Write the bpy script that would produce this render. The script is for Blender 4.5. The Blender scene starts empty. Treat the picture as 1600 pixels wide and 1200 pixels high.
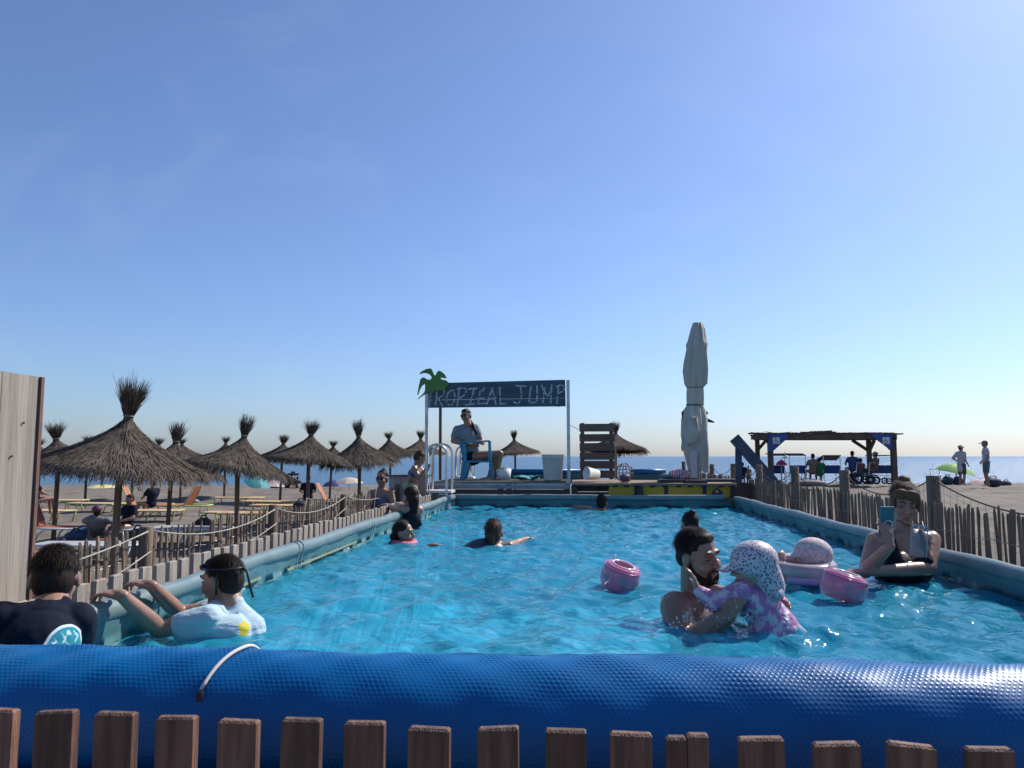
import bpy, math, random
import numpy as np
from mathutils import Vector as V, Matrix, Euler
random.seed(7); RNG = np.random.default_rng(7)
R = math.radians
scene = bpy.context.scene
COL = scene.collection

# ------------------------------------------------------------------ camera, sky, sun, exposure
YAW, PITCH, F = R(4.9), math.atan(113/1200), 1200.0
CAM = V((0, 0, 1.6))
cd = bpy.data.cameras.new('camera'); cam = bpy.data.objects.new('camera', cd); COL.objects.link(cam)
cd.sensor_width = 36; cd.lens = 36*F/1600; cd.clip_start = 0.02; cd.clip_end = 30000
cam.location = CAM; cam.rotation_euler = Euler((R(90)+PITCH, 0, YAW), 'XYZ')
scene.camera = cam
FW = V((-math.sin(YAW)*math.cos(PITCH), math.cos(YAW)*math.cos(PITCH), math.sin(PITCH)))
RT = V((math.cos(YAW), math.sin(YAW), 0)); UP = RT.cross(FW)
def P(px, py, Y):
    d = FW*F + RT*(px-800) + UP*(600-py)
    return CAM + d*(Y/d.y)
def Yat(px, X):        # pool-axis distance at which a point of lateral offset X shows in that column
    k = (px-800)/F/math.cos(PITCH); c, s_ = math.cos(YAW), math.sin(YAW); return -X*(c + k*s_)/(s_ - k*c)
def PZ(px, py, z):
    d = FW*F + RT*(px-800) + UP*(600-py)
    return CAM + d*((z-CAM.z)/d.z)

SUN_AZ, SUN_EL = R(46), R(43)          # azimuth from +Y towards +X
SD = V((math.sin(SUN_AZ)*math.cos(SUN_EL), math.cos(SUN_AZ)*math.cos(SUN_EL), math.sin(SUN_EL)))
w = bpy.data.worlds.new('World'); scene.world = w; w.use_nodes = True
nt = w.node_tree; nt.nodes.clear()
sky = nt.nodes.new('ShaderNodeTexSky'); sky.sky_type = 'NISHITA'; sky.sun_disc = False
sky.sun_elevation = SUN_EL; sky.sun_rotation = SUN_AZ; sky.altitude = 0
sky.air_density = 1.0; sky.dust_density = 0.8; sky.ozone_density = 10.0
bg = nt.nodes.new('ShaderNodeBackground'); bg.inputs[1].default_value = 0.13
out = nt.nodes.new('ShaderNodeOutputWorld')
# thin cirrus wisps over the whole sky
tc = nt.nodes.new('ShaderNodeTexCoord'); mp = nt.nodes.new('ShaderNodeMapping')
mp.inputs['Rotation'].default_value = (0.3, 0.5, 0.5); mp.inputs['Scale'].default_value = (2.0, 9.0, 5.0)
nz = nt.nodes.new('ShaderNodeTexNoise'); nz.inputs['Scale'].default_value = 1.6; nz.inputs['Detail'].default_value = 7; nz.inputs['Distortion'].default_value = 0.8
cr = nt.nodes.new('ShaderNodeMapRange'); cr.inputs[1].default_value = 0.52; cr.inputs[2].default_value = 0.9; cr.inputs[3].default_value = 0; cr.inputs[4].default_value = 0.08
mx = nt.nodes.new('ShaderNodeMix'); mx.data_type = 'RGBA'; mx.inputs[7].default_value = (6.0, 6.6, 7.6, 1)
hs = nt.nodes.new('ShaderNodeHueSaturation'); hs.inputs['Saturation'].default_value = 0.93
L = nt.links.new
L(tc.outputs['Generated'], mp.inputs[0]); L(mp.outputs[0], nz.inputs[0]); L(nz.outputs[0], cr.inputs[0]); L(cr.outputs[0], mx.inputs[0])
tint = nt.nodes.new('ShaderNodeMix'); tint.data_type = 'RGBA'; tint.blend_type = 'MULTIPLY'; tint.inputs[0].default_value = 1; tint.inputs[7].default_value = (1.0, 0.975, 1.02, 1)
L(sky.outputs[0], tint.inputs[6]); L(tint.outputs[2], hs.inputs['Color']); L(hs.outputs[0], mx.inputs[6]); L(mx.outputs[2], bg.inputs[0]); L(bg.outputs[0], out.inputs[0])
sl = bpy.data.lights.new('sun', 'SUN'); sl.energy = 5.0; sl.angle = R(0.53); sl.color = (1, 0.95, 0.87)
so = bpy.data.objects.new('sun', sl); COL.objects.link(so); so.rotation_euler = SD.to_track_quat('Z', 'Y').to_euler(); so.location = (20, 20, 30)
vs = scene.view_settings; vs.view_transform = 'Standard'; vs.look = 'None'; vs.gamma = 1; vs.exposure = 0.15
scene.cycles.use_denoising = True
scene.cycles.max_bounces = 8; scene.cycles.transparent_max_bounces = 12; scene.cycles.transmission_bounces = 6
scene.cycles.caustics_refractive = False; scene.cycles.caustics_reflective = False
scene.cycles.sample_clamp_indirect = 6

# ------------------------------------------------------------------ materials
MATS = {}
def pm(name, c1, c2=None, scale=6, rough=0.6, bump=0.0, bscale=30, stretch=(1,1,1), metal=0.0, spec=0.5, rand=0.0, detail=4, trans=0.0, sss=0.0, alpha=1.0, coat=0.0, lo=0.35, hi=0.65):
    if name in MATS: return MATS[name]
    m = bpy.data.materials.new(name); m.use_nodes = True; MATS[name] = m
    t = m.node_tree; N = t.nodes; b = N['Principled BSDF']; K = t.links.new
    b.inputs['Roughness'].default_value = rough; b.inputs['Metallic'].default_value = metal
    b.inputs['Specular IOR Level'].default_value = spec; b.inputs['Base Color'].default_value = (*c1, 1)
    b.inputs['Transmission Weight'].default_value = trans; b.inputs['Alpha'].default_value = alpha
    b.inputs['Coat Weight'].default_value = coat
    if sss: b.inputs['Subsurface Weight'].default_value = sss; b.inputs['Subsurface Radius'].default_value = (0.02, 0.008, 0.004); b.inputs['Subsurface Scale'].default_value = 0.5
    c = N.new('ShaderNodeTexCoord'); g = N.new('ShaderNodeMapping'); g.inputs['Scale'].default_value = stretch
    K(c.outputs['Object'], g.inputs[0])
    src = None
    if c2 is not None:
        n = N.new('ShaderNodeTexNoise'); n.inputs['Scale'].default_value = scale; n.inputs['Detail'].default_value = detail
        K(g.outputs[0], n.inputs[0])
        mr = N.new('ShaderNodeMapRange'); mr.inputs[1].default_value = lo; mr.inputs[2].default_value = hi; K(n.outputs[0], mr.inputs[0])
        mi = N.new('ShaderNodeMix'); mi.data_type = 'RGBA'; mi.inputs[6].default_value = (*c1, 1); mi.inputs[7].default_value = (*c2, 1)
        K(mr.outputs[0], mi.inputs[0]); src = mi.outputs[2]
    if rand:
        oi = N.new('ShaderNodeObjectInfo'); h = N.new('ShaderNodeHueSaturation')
        if src: K(src, h.inputs['Color'])
        else: h.inputs['Color'].default_value = (*c1, 1)
        q = N.new('ShaderNodeMapRange'); q.inputs[3].default_value = 1-rand; q.inputs[4].default_value = 1+rand
        K(oi.outputs['Random'], q.inputs[0]); K(q.outputs[0], h.inputs['Value']); src = h.outputs[0]
        off = N.new('ShaderNodeVectorMath'); off.operation = 'ADD'; K(c.outputs['Object'], off.inputs[0]); 
        sc_ = N.new('ShaderNodeMath'); sc_.operation = 'MULTIPLY'; sc_.inputs[1].default_value = 37; K(oi.outputs['Random'], sc_.inputs[0]); K(sc_.outputs[0], off.inputs[1]); K(off.outputs[0], g.inputs[0])
    if src: K(src, b.inputs['Base Color'])
    if bump:
        n2 = N.new('ShaderNodeTexNoise'); n2.inputs['Scale'].default_value = bscale; n2.inputs['Detail'].default_value = 5; K(g.outputs[0], n2.inputs[0])
        bp = N.new('ShaderNodeBump'); bp.inputs['Strength'].default_value = bump; bp.inputs['Distance'].default_value = 0.02
        K(n2.outputs[0], bp.inputs['Height']); K(bp.outputs[0], b.inputs['Normal'])
    return m

# ------------------------------------------------------------------ mesh helpers
def frame(d, hint=V((0,0,1))):
    z = d.normalized(); x = hint.cross(z)
    if x.length < 1e-4: x = V((1,0,0)).cross(z)
    x.normalize(); return x, z.cross(x), z
class MB:
    def __init__(s): s.v = []; s.f = []
    def add(s, vs_, fs):
        o = len(s.v); s.v += [tuple(p) for p in vs_]; s.f += [tuple(i+o for i in f) for f in fs]; return s
    def box(s, c, d, rot=None):
        c = V(c); x, y, z = d[0]/2, d[1]/2, d[2]/2; M = rot.to_matrix() if rot else Matrix.Identity(3)
        q = [c + M @ V((a*x, b*y, e*z)) for e in (-1,1) for a, b in ((-1,-1),(1,-1),(1,1),(-1,1))]
        return s.add(q, [(3,2,1,0),(4,5,6,7),(0,1,5,4),(1,2,6,5),(2,3,7,6),(3,0,4,7)])
    def beam(s, a, b, w_, h_, hint=V((0,0,1))):
        a, b = V(a), V(b); x, y, z = frame(b-a, hint)
        q = [p + x*(i*w_/2) + y*(j*h_/2) for p in (a, b) for i, j in ((-1,-1),(1,-1),(1,1),(-1,1))]
        return s.add(q, [(3,2,1,0),(4,5,6,7),(0,1,5,4),(1,2,6,5),(2,3,7,6),(3,0,4,7)])
    def tube(s, pts, r, n=8, cap=True):
        pts = [V(p) for p in pts]; rs = r if isinstance(r, (list, tuple)) else [r]*len(pts)
        o = len(s.v); px = None
        for i, p in enumerate(pts):
            d = (pts[min(i+1, len(pts)-1)] - pts[max(i-1, 0)])
            x, y, z = frame(d, px if px is not None else V((0.13,0.27,1)))
            if px is not None:
                x = (px - z*px.dot(z)); x.normalize(); y = z.cross(x)
            px = x
            for k in range(n):
                a = 2*math.pi*k/n; s.v.append(tuple(p + (x*math.cos(a) + y*math.sin(a))*rs[i]))
        for i in range(len(pts)-1):
            for k in range(n):
                a, b = o+i*n+k, o+i*n+(k+1) % n; s.f.append((a, b, b+n, a+n))
        if cap: s.f.append(tuple(o+k for k in range(n))[::-1]); s.f.append(tuple(o+(len(pts)-1)*n+k for k in range(n)))
        return s
    def lathe(s, prof, n=24, c=(0,0,0), M=None, wob=None):
        o = len(s.v); c = V(c)
        for i, (r, z) in enumerate(prof):
            for k in range(n):
                a = 2*math.pi*k/n; rr = r*(wob(a, z) if wob else 1)
                p = V((rr*math.cos(a), rr*math.sin(a), z)); s.v.append(tuple(c + (M @ p if M else p)))
        for i in range(len(prof)-1):
            for k in range(n):
                a, b = o+i*n+k, o+i*n+(k+1) % n; s.f.append((a, b, b+n, a+n))
        return s
    def ell(s, c, r, M=None, n=16, m=10):
        c = V(c); vs_ = [c + (M @ V((0,0,-r[2])) if M else V((0,0,-r[2])))]
        for j in range(1, m):
            t = -math.pi/2 + math.pi*j/m
            for k in range(n):
                a = 2*math.pi*k/n; p = V((r[0]*math.cos(t)*math.cos(a), r[1]*math.cos(t)*math.sin(a), r[2]*math.sin(t)))
                vs_.append(c + (M @ p if M else p))
        vs_.append(c + (M @ V((0,0,r[2])) if M else V((0,0,r[2]))))
        fs = [(0, 1+(k+1) % n, 1+k) for k in range(n)]
        for j in range(m-2):
            for k in range(n):
                a, b = 1+j*n+k, 1+j*n+(k+1) % n; fs.append((a, b, b+n, a+n))
        T = len(vs_)-1; o = 1+(m-2)*n
        fs += [(o+k, o+(k+1) % n, T) for k in range(n)]
        return s.add(vs_, fs)
    def cap(s, a, ra, b, rb, n=14):
        a, b = V(a), V(b); d = b-a
        if d.length < 1e-5: return s.ell(a, (ra, ra, ra))
        z = d.normalized(); pts = []; rs = []
        for t in (-89, -60, -30): pts.append(a + z*ra*math.sin(R(t))); rs.append(ra*math.cos(R(t)))
        pts.append(a); rs.append(ra); pts.append(b); rs.append(rb)
        for t in (30, 60, 89): pts.append(b + z*rb*math.sin(R(t))); rs.append(rb*math.cos(R(t)))
        return s.tube(pts, rs, n)
    def prism(s, poly, d):     # poly: list of V in a plane, d: thickness vector
        n = len(poly); d = V(d); q = [V(p) for p in poly] + [V(p)+d for p in poly]
        return s.add(q, [tuple(range(n))[::-1], tuple(range(n, 2*n))] + [(i, (i+1) % n, n+(i+1) % n, n+i) for i in range(n)])
    def mesh(s, name, m=None, smooth=False):
        me = bpy.data.meshes.new(name); me.from_pydata(s.v, [], s.f); me.update()
        if m: me.materials.append(m)
        if smooth: me.polygons.foreach_set('use_smooth', [True]*len(me.polygons))
        return me
    def build(s, name, m=None, parent=None, smooth=False, **kw):
        off = WL(parent)
        s.v = [(p[0]-off[0], p[1]-off[1], p[2]-off[2]) for p in s.v]
        return obj(name, s.mesh(name, m, smooth), parent, **kw)
WLOC = {}
def WL(o): return WLOC.get(o.name, V((0,0,0))) if o else V((0,0,0))
def obj(name, me, parent=None, loc=None, rot=None, kind=None):
    o = bpy.data.objects.new(name, me); COL.objects.link(o)
    if parent: o.parent = parent
    if loc is not None: o.location = loc
    if rot is not None: o.rotation_euler = rot
    if kind: o['kind'] = kind
    WLOC[o.name] = WL(parent) + (V(loc) if loc is not None else V((0,0,0)))
    return o
def tag(o, label, cat, group=None, kind=None):
    o['label'] = label; o['category'] = cat
    if group: o['group'] = group
    if kind: o['kind'] = kind
    return o
def thing(name, label, cat, loc=(0,0,0), group=None, rz=0):
    o = bpy.data.objects.new(name, None); COL.objects.link(o); o.location = loc; o.rotation_euler = (0,0,rz); o.empty_display_size = 0.1
    WLOC[o.name] = V(loc); return tag(o, label, cat, group)
def copy_tree(o, parent=None):
    c = o.copy(); COL.objects.link(c); c.parent = parent
    for ch in list(o.children): copy_tree(ch, c)
    return c
def grid_obj(name, X, Y, Z, m, smooth=True, parent=None):
    ny, nx = Z.shape; co = np.empty((ny*nx, 3)); XX, YY = np.meshgrid(X, Y)
    co[:,0] = XX.ravel(); co[:,1] = YY.ravel(); co[:,2] = Z.ravel()
    i = np.arange((ny-1)*(nx-1)); r, c = divmod(i, nx-1); a = r*nx+c
    fa = np.stack([a, a+1, a+nx+1, a+nx], 1)
    me = bpy.data.meshes.new(name); me.from_pydata(co.tolist(), [], fa.tolist()); me.materials.append(m)
    if smooth: me.polygons.foreach_set('use_smooth', [True]*len(me.polygons))
    return obj(name, me, parent)
def ss(t): t = np.clip(t, 0, 1); return t*t*(3-2*t)

# palette
wood_grey = pm('weathered_wood', (0.42,0.37,0.31), (0.26,0.22,0.18), 5, 0.85, 0.5, 40, (9,9,0.7), rand=0.12)
wood_front = pm('brown_fence_wood', (0.22,0.11,0.07), (0.10,0.05,0.034), 7, 0.7, 0.5, 30, (8,8,0.6), rand=0.32)
wood_panel = pm('silver_wood', (0.34,0.285,0.235), (0.23,0.185,0.15), 4, 0.85, 0.25, 18, (5,5,0.35), rand=0.1)
wood_red = pm('reddish_wood', (0.22,0.11,0.08), (0.13,0.07,0.05), 6, 0.8, 0.4, 30, (7,7,0.6))
paling = pm('paling_wood', (0.27,0.19,0.135), (0.16,0.115,0.085), 6, 0.9, 0.5, 30, (8,8,0.7), rand=0.25)
post_m = pm('round_post_wood', (0.21,0.15,0.105), (0.12,0.085,0.06), 5, 0.85, 0.5, 30, (6,6,0.6), rand=0.15)
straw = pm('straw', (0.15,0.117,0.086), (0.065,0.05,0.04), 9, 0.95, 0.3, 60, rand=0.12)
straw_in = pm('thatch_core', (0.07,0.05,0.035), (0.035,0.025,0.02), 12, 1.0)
steel = pm('brushed_steel', (0.62,0.62,0.6), None, rough=0.28, metal=0.9)
white_metal = pm('white_painted_metal', (0.7,0.71,0.7), (0.5,0.5,0.48), 8, 0.5)
white_pl = pm('white_plastic', (0.78,0.78,0.74), (0.68,0.68,0.64), 5, 0.45)
black_pl = pm('black_plastic', (0.02,0.02,0.022), None, rough=0.5)
rope_m = pm('rope', (0.45,0.42,0.36), (0.3,0.28,0.24), 40, 0.9)
dark_rope = pm('dark_cord', (0.06,0.055,0.05), None, rough=0.9)
navy_paint = pm('navy_painted_wood', (0.045,0.07,0.12), (0.03,0.05,0.09), 6, 0.6, 0.3, 25, (1,1,1))
blue_paint = pm('blue_painted_board', (0.02,0.09,0.33), (0.015,0.06,0.24), 4, 0.5)

# ------------------------------------------------------------------ ground, sea
def gz(x, y):
    x = np.asarray(x, float); y = np.asarray(y, float)
    berm = 0.72*ss((x-2.9)/3.2)*(1-ss((y-36)/9))
    z = -0.35 + berm + 0.0*x
    z = z - 0.75*ss((y-49)/14)
    return z
def nonuni(a, b, step, far):
    core = np.arange(a, b+1e-6, step); out_ = []; s_ = step; p = b
    while p < far: s_ *= 1.5; p += s_; out_.append(p)
    lo = []; s_ = step; p = a
    while p > -far: s_ *= 1.5; p -= s_; lo.append(p)
    return np.array(lo[::-1] + list(core) + out_)
gx = nonuni(-30, 36, 0.3, 900); gy = np.concatenate([[-300,-100,-40,-15], np.arange(-4, 66, 0.3), [75, 110]])
def waves(X, Y, n, lmin, lmax, amp, seed, spread=math.pi, d0=0.0):
    r = np.random.default_rng(seed); Z = np.zeros_like(X)
    for _ in range(n):
        l = lmin*(lmax/lmin)**r.random(); a = d0 + (r.random()-0.5)*2*spread; k = 2*math.pi/l
        Z += amp*(l/lmax)*np.sin(k*(X*math.cos(a)+Y*math.sin(a)) + r.random()*6.28)
    return Z
GX, GY = np.meshgrid(gx, gy)
core = ((np.abs(GX) < 60) & (GY > -5) & (GY < 66)).astype(float)
GZ = gz(GX, GY) + core*(waves(GX, GY, 40, 0.8, 5, 0.012, 3) + RNG.normal(0, 0.012, GX.shape))
sand = pm('beach_sand', (0.19,0.157,0.124), (0.12,0.10,0.08), 1.3, 0.95, 0.9, 9, detail=8)
sand_o = grid_obj('sand_beach', gx, gy, GZ, sand); sand_o['kind'] = 'structure'; tag(sand_o, 'grey brown trampled beach sand running down to the sea', 'sand')

def sea_mat():
    m = bpy.data.materials.new('sea_water'); m.use_nodes = True; t = m.node_tree; N = t.nodes; K = t.links.new
    b = N['Principled BSDF']; b.inputs['Base Color'].default_value = (0.055,0.13,0.21,1); b.inputs['Roughness'].default_value = 0.27; b.inputs['IOR'].default_value = 1.33
    c = N.new('ShaderNodeTexCoord'); g = N.new('ShaderNodeMapping'); g.inputs['Scale'].default_value = (0.45,1.0,1)
    K(c.outputs['Object'], g.inputs[0])
    n1 = N.new('ShaderNodeTexNoise'); n1.inputs['Scale'].default_value = 0.55; n1.inputs['Detail'].default_value = 8; n1.inputs['Roughness'].default_value = 0.62
    K(g.outputs[0], n1.inputs[0])
    bp = N.new('ShaderNodeBump'); bp.inputs['Strength'].default_value = 1.0; bp.inputs['Distance'].default_value = 0.9
    K(n1.outputs[0], bp.inputs['Height']); K(bp.outputs[0], b.inputs['Normal'])
    return m
sea = MB(); xs = [-9000,-2000,-400,-100,100,400,2000,9000]; ys = [44,80,150,400,1200,4000,12000]
for y in ys:
    for x in xs: sea.v.append((x, y, -0.52))
for j in range(len(ys)-1):
    for i in range(len(xs)-1):
        a = j*len(xs)+i; sea.f.append((a, a+1, a+1+len(xs), a+len(xs)))
so_ = sea.build('sea', sea_mat()); so_['kind'] = 'structure'; tag(so_, 'blue sea with small ripples out to the horizon', 'sea')

# ------------------------------------------------------------------ swimming pool
XL, XR, YN, YF, ZR, ZW, ZB = -1.80, 2.18, 2.12, 11.2, 1.05, 0.872, -0.33
def liner_mat(name, base, stain, lit_noise=3):
    m = bpy.data.materials.new(name); m.use_nodes = True; t = m.node_tree; N = t.nodes; K = t.links.new; b = N['Principled BSDF']
    b.inputs['Roughness'].default_value = 0.45
    c = N.new('ShaderNodeTexCoord'); s = N.new('ShaderNodeSeparateXYZ'); K(c.outputs['Object'], s.inputs[0])
    n = N.new('ShaderNodeTexNoise'); n.inputs['Scale'].default_value = 2.2; n.inputs['Detail'].default_value = 6; K(c.outputs['Object'], n.inputs[0])
    wv = N.new('ShaderNodeMath'); wv.operation = 'MULTIPLY_ADD'; wv.inputs[1].default_value = 0.07; K(n.outputs[0], wv.inputs[0]); K(s.outputs[2], wv.inputs[2])
    mr = N.new('ShaderNodeMapRange'); mr.inputs[1].default_value = ZW-0.02; mr.inputs[2].default_value = ZW+0.12; mr.inputs[3].default_value = 0.62; mr.inputs[4].default_value = 0; K(wv.outputs[0], mr.inputs[0])
    m1 = N.new('ShaderNodeMix'); m1.data_type = 'RGBA'; m1.inputs[6].default_value = (*base,1); m1.inputs[7].default_value = (base[0]*0.8, base[1]*0.88, base[2]*0.9, 1); K(n.outputs[0], m1.inputs[0])
    m2 = N.new('ShaderNodeMix'); m2.data_type = 'RGBA'; m2.inputs[7].default_value = (*stain,1); K(mr.outputs[0], m2.inputs[0]); K(m1.outputs[2], m2.inputs[6])
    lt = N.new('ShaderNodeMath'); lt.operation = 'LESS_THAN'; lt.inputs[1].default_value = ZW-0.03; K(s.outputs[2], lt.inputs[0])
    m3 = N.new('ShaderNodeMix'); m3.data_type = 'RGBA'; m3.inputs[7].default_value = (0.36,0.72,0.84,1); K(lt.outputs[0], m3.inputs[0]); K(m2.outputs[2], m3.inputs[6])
    K(m3.outputs[2], b.inputs['Base Color'])
    n3 = N.new('ShaderNodeTexNoise'); n3.inputs['Scale'].default_value = 5; n3.inputs['Detail'].default_value = 6; n3.inputs['Distortion'].default_value = 1.2; K(c.outputs['Object'], n3.inputs[0]); bp = N.new('ShaderNodeBump'); bp.inputs['Strength'].default_value = 0.5; bp.inputs['Distance'].default_value = 0.03; K(n3.outputs[0], bp.inputs['Height']); K(bp.outputs[0], b.inputs['Normal']); return m
liner = liner_mat('pool_liner', (0.095,0.215,0.235), (0.22,0.235,0.12))
rim_m = pm('pool_rim_vinyl', (0.17,0.235,0.24), (0.125,0.185,0.195), 5, 0.4, 0.15, 12)
floor_m = pm('pool_floor_vinyl', (0.46,0.86,0.95), (0.40,0.80,0.93), 1.5, 0.6)
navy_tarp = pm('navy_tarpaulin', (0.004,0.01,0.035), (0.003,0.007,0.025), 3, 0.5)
pool = thing('swimming_pool', 'long above ground pool with pale aqua vinyl liner and rounded rim', 'pool', (0.19, 6.4, ZB))
def wall_strip(name, p0, p1, nrm, n, seed):
    """one liner wall hanging from the rim, with soft folds"""
    p0, p1, nrm = V(p0), V(p1), V(nrm); Ln = (p1-p0).length; r = random.Random(seed)
    ph = [r.random()*6.28 for _ in range(6)]; zs = [ZR-0.03, ZR-0.08, ZR-0.13, ZR-0.18, ZW, ZW-0.08, ZW-0.3, ZB+0.3, ZB]
    b = MB()
    for z in zs:
        for i in range(n+1):
            t = i/n; y = t*Ln; k = min(1, (ZR-z)/0.12)
            fold = 0.010*math.sin(y*4.1+ph[0]+z*5) + 0.006*math.sin(y*9.7+ph[1]-z*11) + 0.004*math.sin(y*23+ph[2]+z*17)
            q = p0.lerp(p1, t) + nrm*(0.012 + k*(-0.035*min(1,(ZR-z)/0.18) + fold)); q.z = z; b.v.append(tuple(q))
    for j in range(len(zs)-1):
        for i in range(n):
            a = j*(n+1)+i; b.f.append((a, a+1, a+n+2, a+n+1))
    return b.build(name, liner, pool, True)
wall_strip('liner_wall', (XL,YN,0), (XL,YF,0), (1,0,0), 160, 1)
wall_strip('liner_wall', (XR,YN,0), (XR,YF,0), (-1,0,0), 160, 2)
wall_strip('liner_wall', (XL,YF,0), (XR,YF,0), (0,-1,0), 80, 3)
wall_strip('liner_wall', (XL,YN,0), (XR,YN,0), (0,1,0), 40, 4)
MB().box(((XL+XR)/2,(YN+YF)/2,ZB-0.005), (XR-XL+0.26,YF-YN+0.26,0.01)).build('pool_floor', floor_m, pool)
def rim(p0, p1, seed):
    p0, p1 = V(p0), V(p1); n = int((p1-p0).length/0.1); r = random.Random(seed); pts = []; rs = []
    for i in range(n+1):
        q = p0.lerp(p1, i/n); q.z += 0.004*math.sin(i*0.31+seed) + r.uniform(-1,1)*0.0015; pts.append(q); rs.append(0.043 + 0.0025*math.sin(i*0.7+seed*2))
    return MB().tube(pts, rs, 14).build('rim_tube', rim_m, pool, True)
rim((XL-0.02,YN,ZR-0.043), (XL-0.02,YF,ZR-0.043), 1); rim((XR+0.02,YN,ZR-0.043), (XR+0.02,YF-0.12,ZR-0.043), 2)
rim((XL-0.02,YF,ZR-0.04), (XR-0.1,YF,ZR-0.04), 3)
outer = pm('pool_outer_tarp', (0.05,0.13,0.30), (0.04,0.10,0.24), 3, 0.5)
for a, d in (((XL-0.15,(YN+YF)/2,(ZR-0.1+ZB)/2), (0.02,YF-YN,ZR-0.1-ZB)), ((XR+0.15,(YN+YF)/2,(ZR-0.1+ZB)/2), (0.02,YF-YN,ZR-0.1-ZB)), (((XL+XR)/2,YF+0.15,(ZR-0.1+ZB)/2), (XR-XL,0.02,ZR-0.1-ZB))):
    MB().box(a, d).build('outer_wall', outer, pool)
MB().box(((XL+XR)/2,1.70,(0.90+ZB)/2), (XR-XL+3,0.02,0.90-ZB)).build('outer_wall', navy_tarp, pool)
# lacing straps over the left rim and a rusty open corner
strap_m = pm('faded_strap', (0.22,0.33,0.36), None, rough=0.7)
for y in (3.15, 4.85, 6.6, 8.6, 10.1):
    b = MB()
    for dy in (0, 0.07):
        pts = [(XL-0.02+0.047*math.cos(R(t)), y+dy+0.01*math.sin(R(t)), ZR-0.043+0.047*math.sin(R(t))) for t in range(150, -31, -20)]
        pts += [(XL+0.016, y+dy-0.01, ZR-0.09), (XL+0.012, y+dy-0.03, ZR-0.16)]
        b.tube(pts, 0.004, 5)
    b.build('rim_strap', strap_m, pool)
cor = MB().beam((XR-0.13,YF,ZR-0.06), (XR+0.02,YF-0.02,ZR-0.06), 0.05, 0.05).beam((XR+0.02,YF,ZR-0.07), (XR+0.02,YF-0.16,ZR-0.07), 0.04, 0.05)
cor.build('corner_bracket', wood_red, pool)
for y0, y1, z0, z1 in ((3.55, 4.3, 0.905, 0.915), (4.7, 6.2, 0.90, 0.91)):     # pale welded seam strips along the waterline
    MB().beam((XL+0.002, y0, z0), (XL+0.002, y1, z1), 0.006, 0.014).build('seam_strip', pm('seam_vinyl', (0.26,0.29,0.18), None, rough=0.5), pool)

# water
def water_mat():
    m = bpy.data.materials.new('pool_water'); m.use_nodes = True; t = m.node_tree; N = t.nodes; K = t.links.new; N.remove(N['Principled BSDF'])
    o = N['Material Output']
    c = N.new('ShaderNodeTexCoord')
    n1 = N.new('ShaderNodeTexNoise'); n1.inputs['Scale'].default_value = 9; n1.inputs['Detail'].default_value = 3; n1.inputs['Distortion'].default_value = 0.6; K(c.outputs['Object'], n1.inputs[0])
    bp = N.new('ShaderNodeBump'); bp.inputs['Strength'].default_value = 0.6; bp.inputs['Distance'].default_value = 0.03; K(n1.outputs[0], bp.inputs['Height'])
    fr = N.new('ShaderNodeFresnel'); fr.inputs[0].default_value = 1.33; K(bp.outputs[0], fr.inputs['Normal'])
    tr = N.new('ShaderNodeBsdfTransparent'); tr.inputs[0].default_value = (0.42,0.87,1.0,1)
    rf = N.new('ShaderNodeBsdfRefraction'); rf.inputs['Color'].default_value = (0.46,0.86,1.0,1); rf.inputs['IOR'].default_value = 1.33; rf.inputs['Roughness'].default_value = 0.02; K(bp.outputs[0], rf.inputs['Normal'])
    m0 = N.new('ShaderNodeMixShader'); m0.inputs[0].default_value = 0.3; K(tr.outputs[0], m0.inputs[1]); K(rf.outputs[0], m0.inputs[2])
    df = N.new('ShaderNodeBsdfDiffuse'); df.inputs[0].default_value = (0.04,0.56,0.84,1); K(bp.outputs[0], df.inputs['Normal'])
    md_ = N.new('ShaderNodeMixShader'); md_.inputs[0].default_value = 0.34; K(m0.outputs[0], md_.inputs[1]); K(df.outputs[0], md_.inputs[2]); m0 = md_
    gl = N.new('ShaderNodeBsdfGlossy'); gl.inputs['Roughness'].default_value = 0.04; K(bp.outputs[0], gl.inputs['Normal'])
    m1 = N.new('ShaderNodeMixShader'); K(fr.outputs[0], m1.inputs[0]); K(m0.outputs[0], m1.inputs[1]); K(gl.outputs[0], m1.inputs[2]); K(m1.outputs[0], o.inputs[0])
    return m
wx = np.arange(XL-0.09, XR+0.09, 0.022); wy = np.concatenate([np.arange(YN+0.02, 7, 0.022), np.arange(7, YF+0.08, 0.034)])
WX, WY = np.meshgrid(wx, wy)
WZ = ZW + waves(WX, WY, 46, 0.10, 0.55, 0.0042, 11, math.pi) + waves(WX, WY, 10, 0.7, 1.6, 0.0028, 12)
SPL = [(P(1120,960,3.45), 0.42, 0.022), (P(1215,985,3.4), 0.3, 0.018), (P(1430,905,4.7), 0.3, 0.006), (P(700,865,6.1), 0.5, 0.008)]
for q_ in (P(340,1005,3.15), P(90,1000,2.6), P(631,858,6.5), P(640,815,7.85), P(772,855,6.35), P(941,797,10.7), P(1077,832,7.3), P(1260,908,4.55), P(969,921,4.42), P(1318,937,4.1), P(1410,908,4.8), P(1090,970,3.62)):
    d = np.hypot(WX-q_.x, WY-q_.y); WZ += 0.006*np.exp(-((d-0.25)/0.3)**2)*np.sin(d*30+q_.x*5)
for c, rad, amp in SPL:
    d = np.hypot(WX-c.x, WY-c.y); env = np.exp(-(d/rad)**2)
    WZ += amp*env*(waves(WX, WY, 20, 0.07, 0.25, 0.25, int(rad*100)) + 0.5*np.sin(d*38))
wo = grid_obj('pool_water', wx, wy, WZ, water_mat()); wo['kind'] = 'structure'; tag(wo, 'rippled turquoise pool water', 'water')


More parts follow.
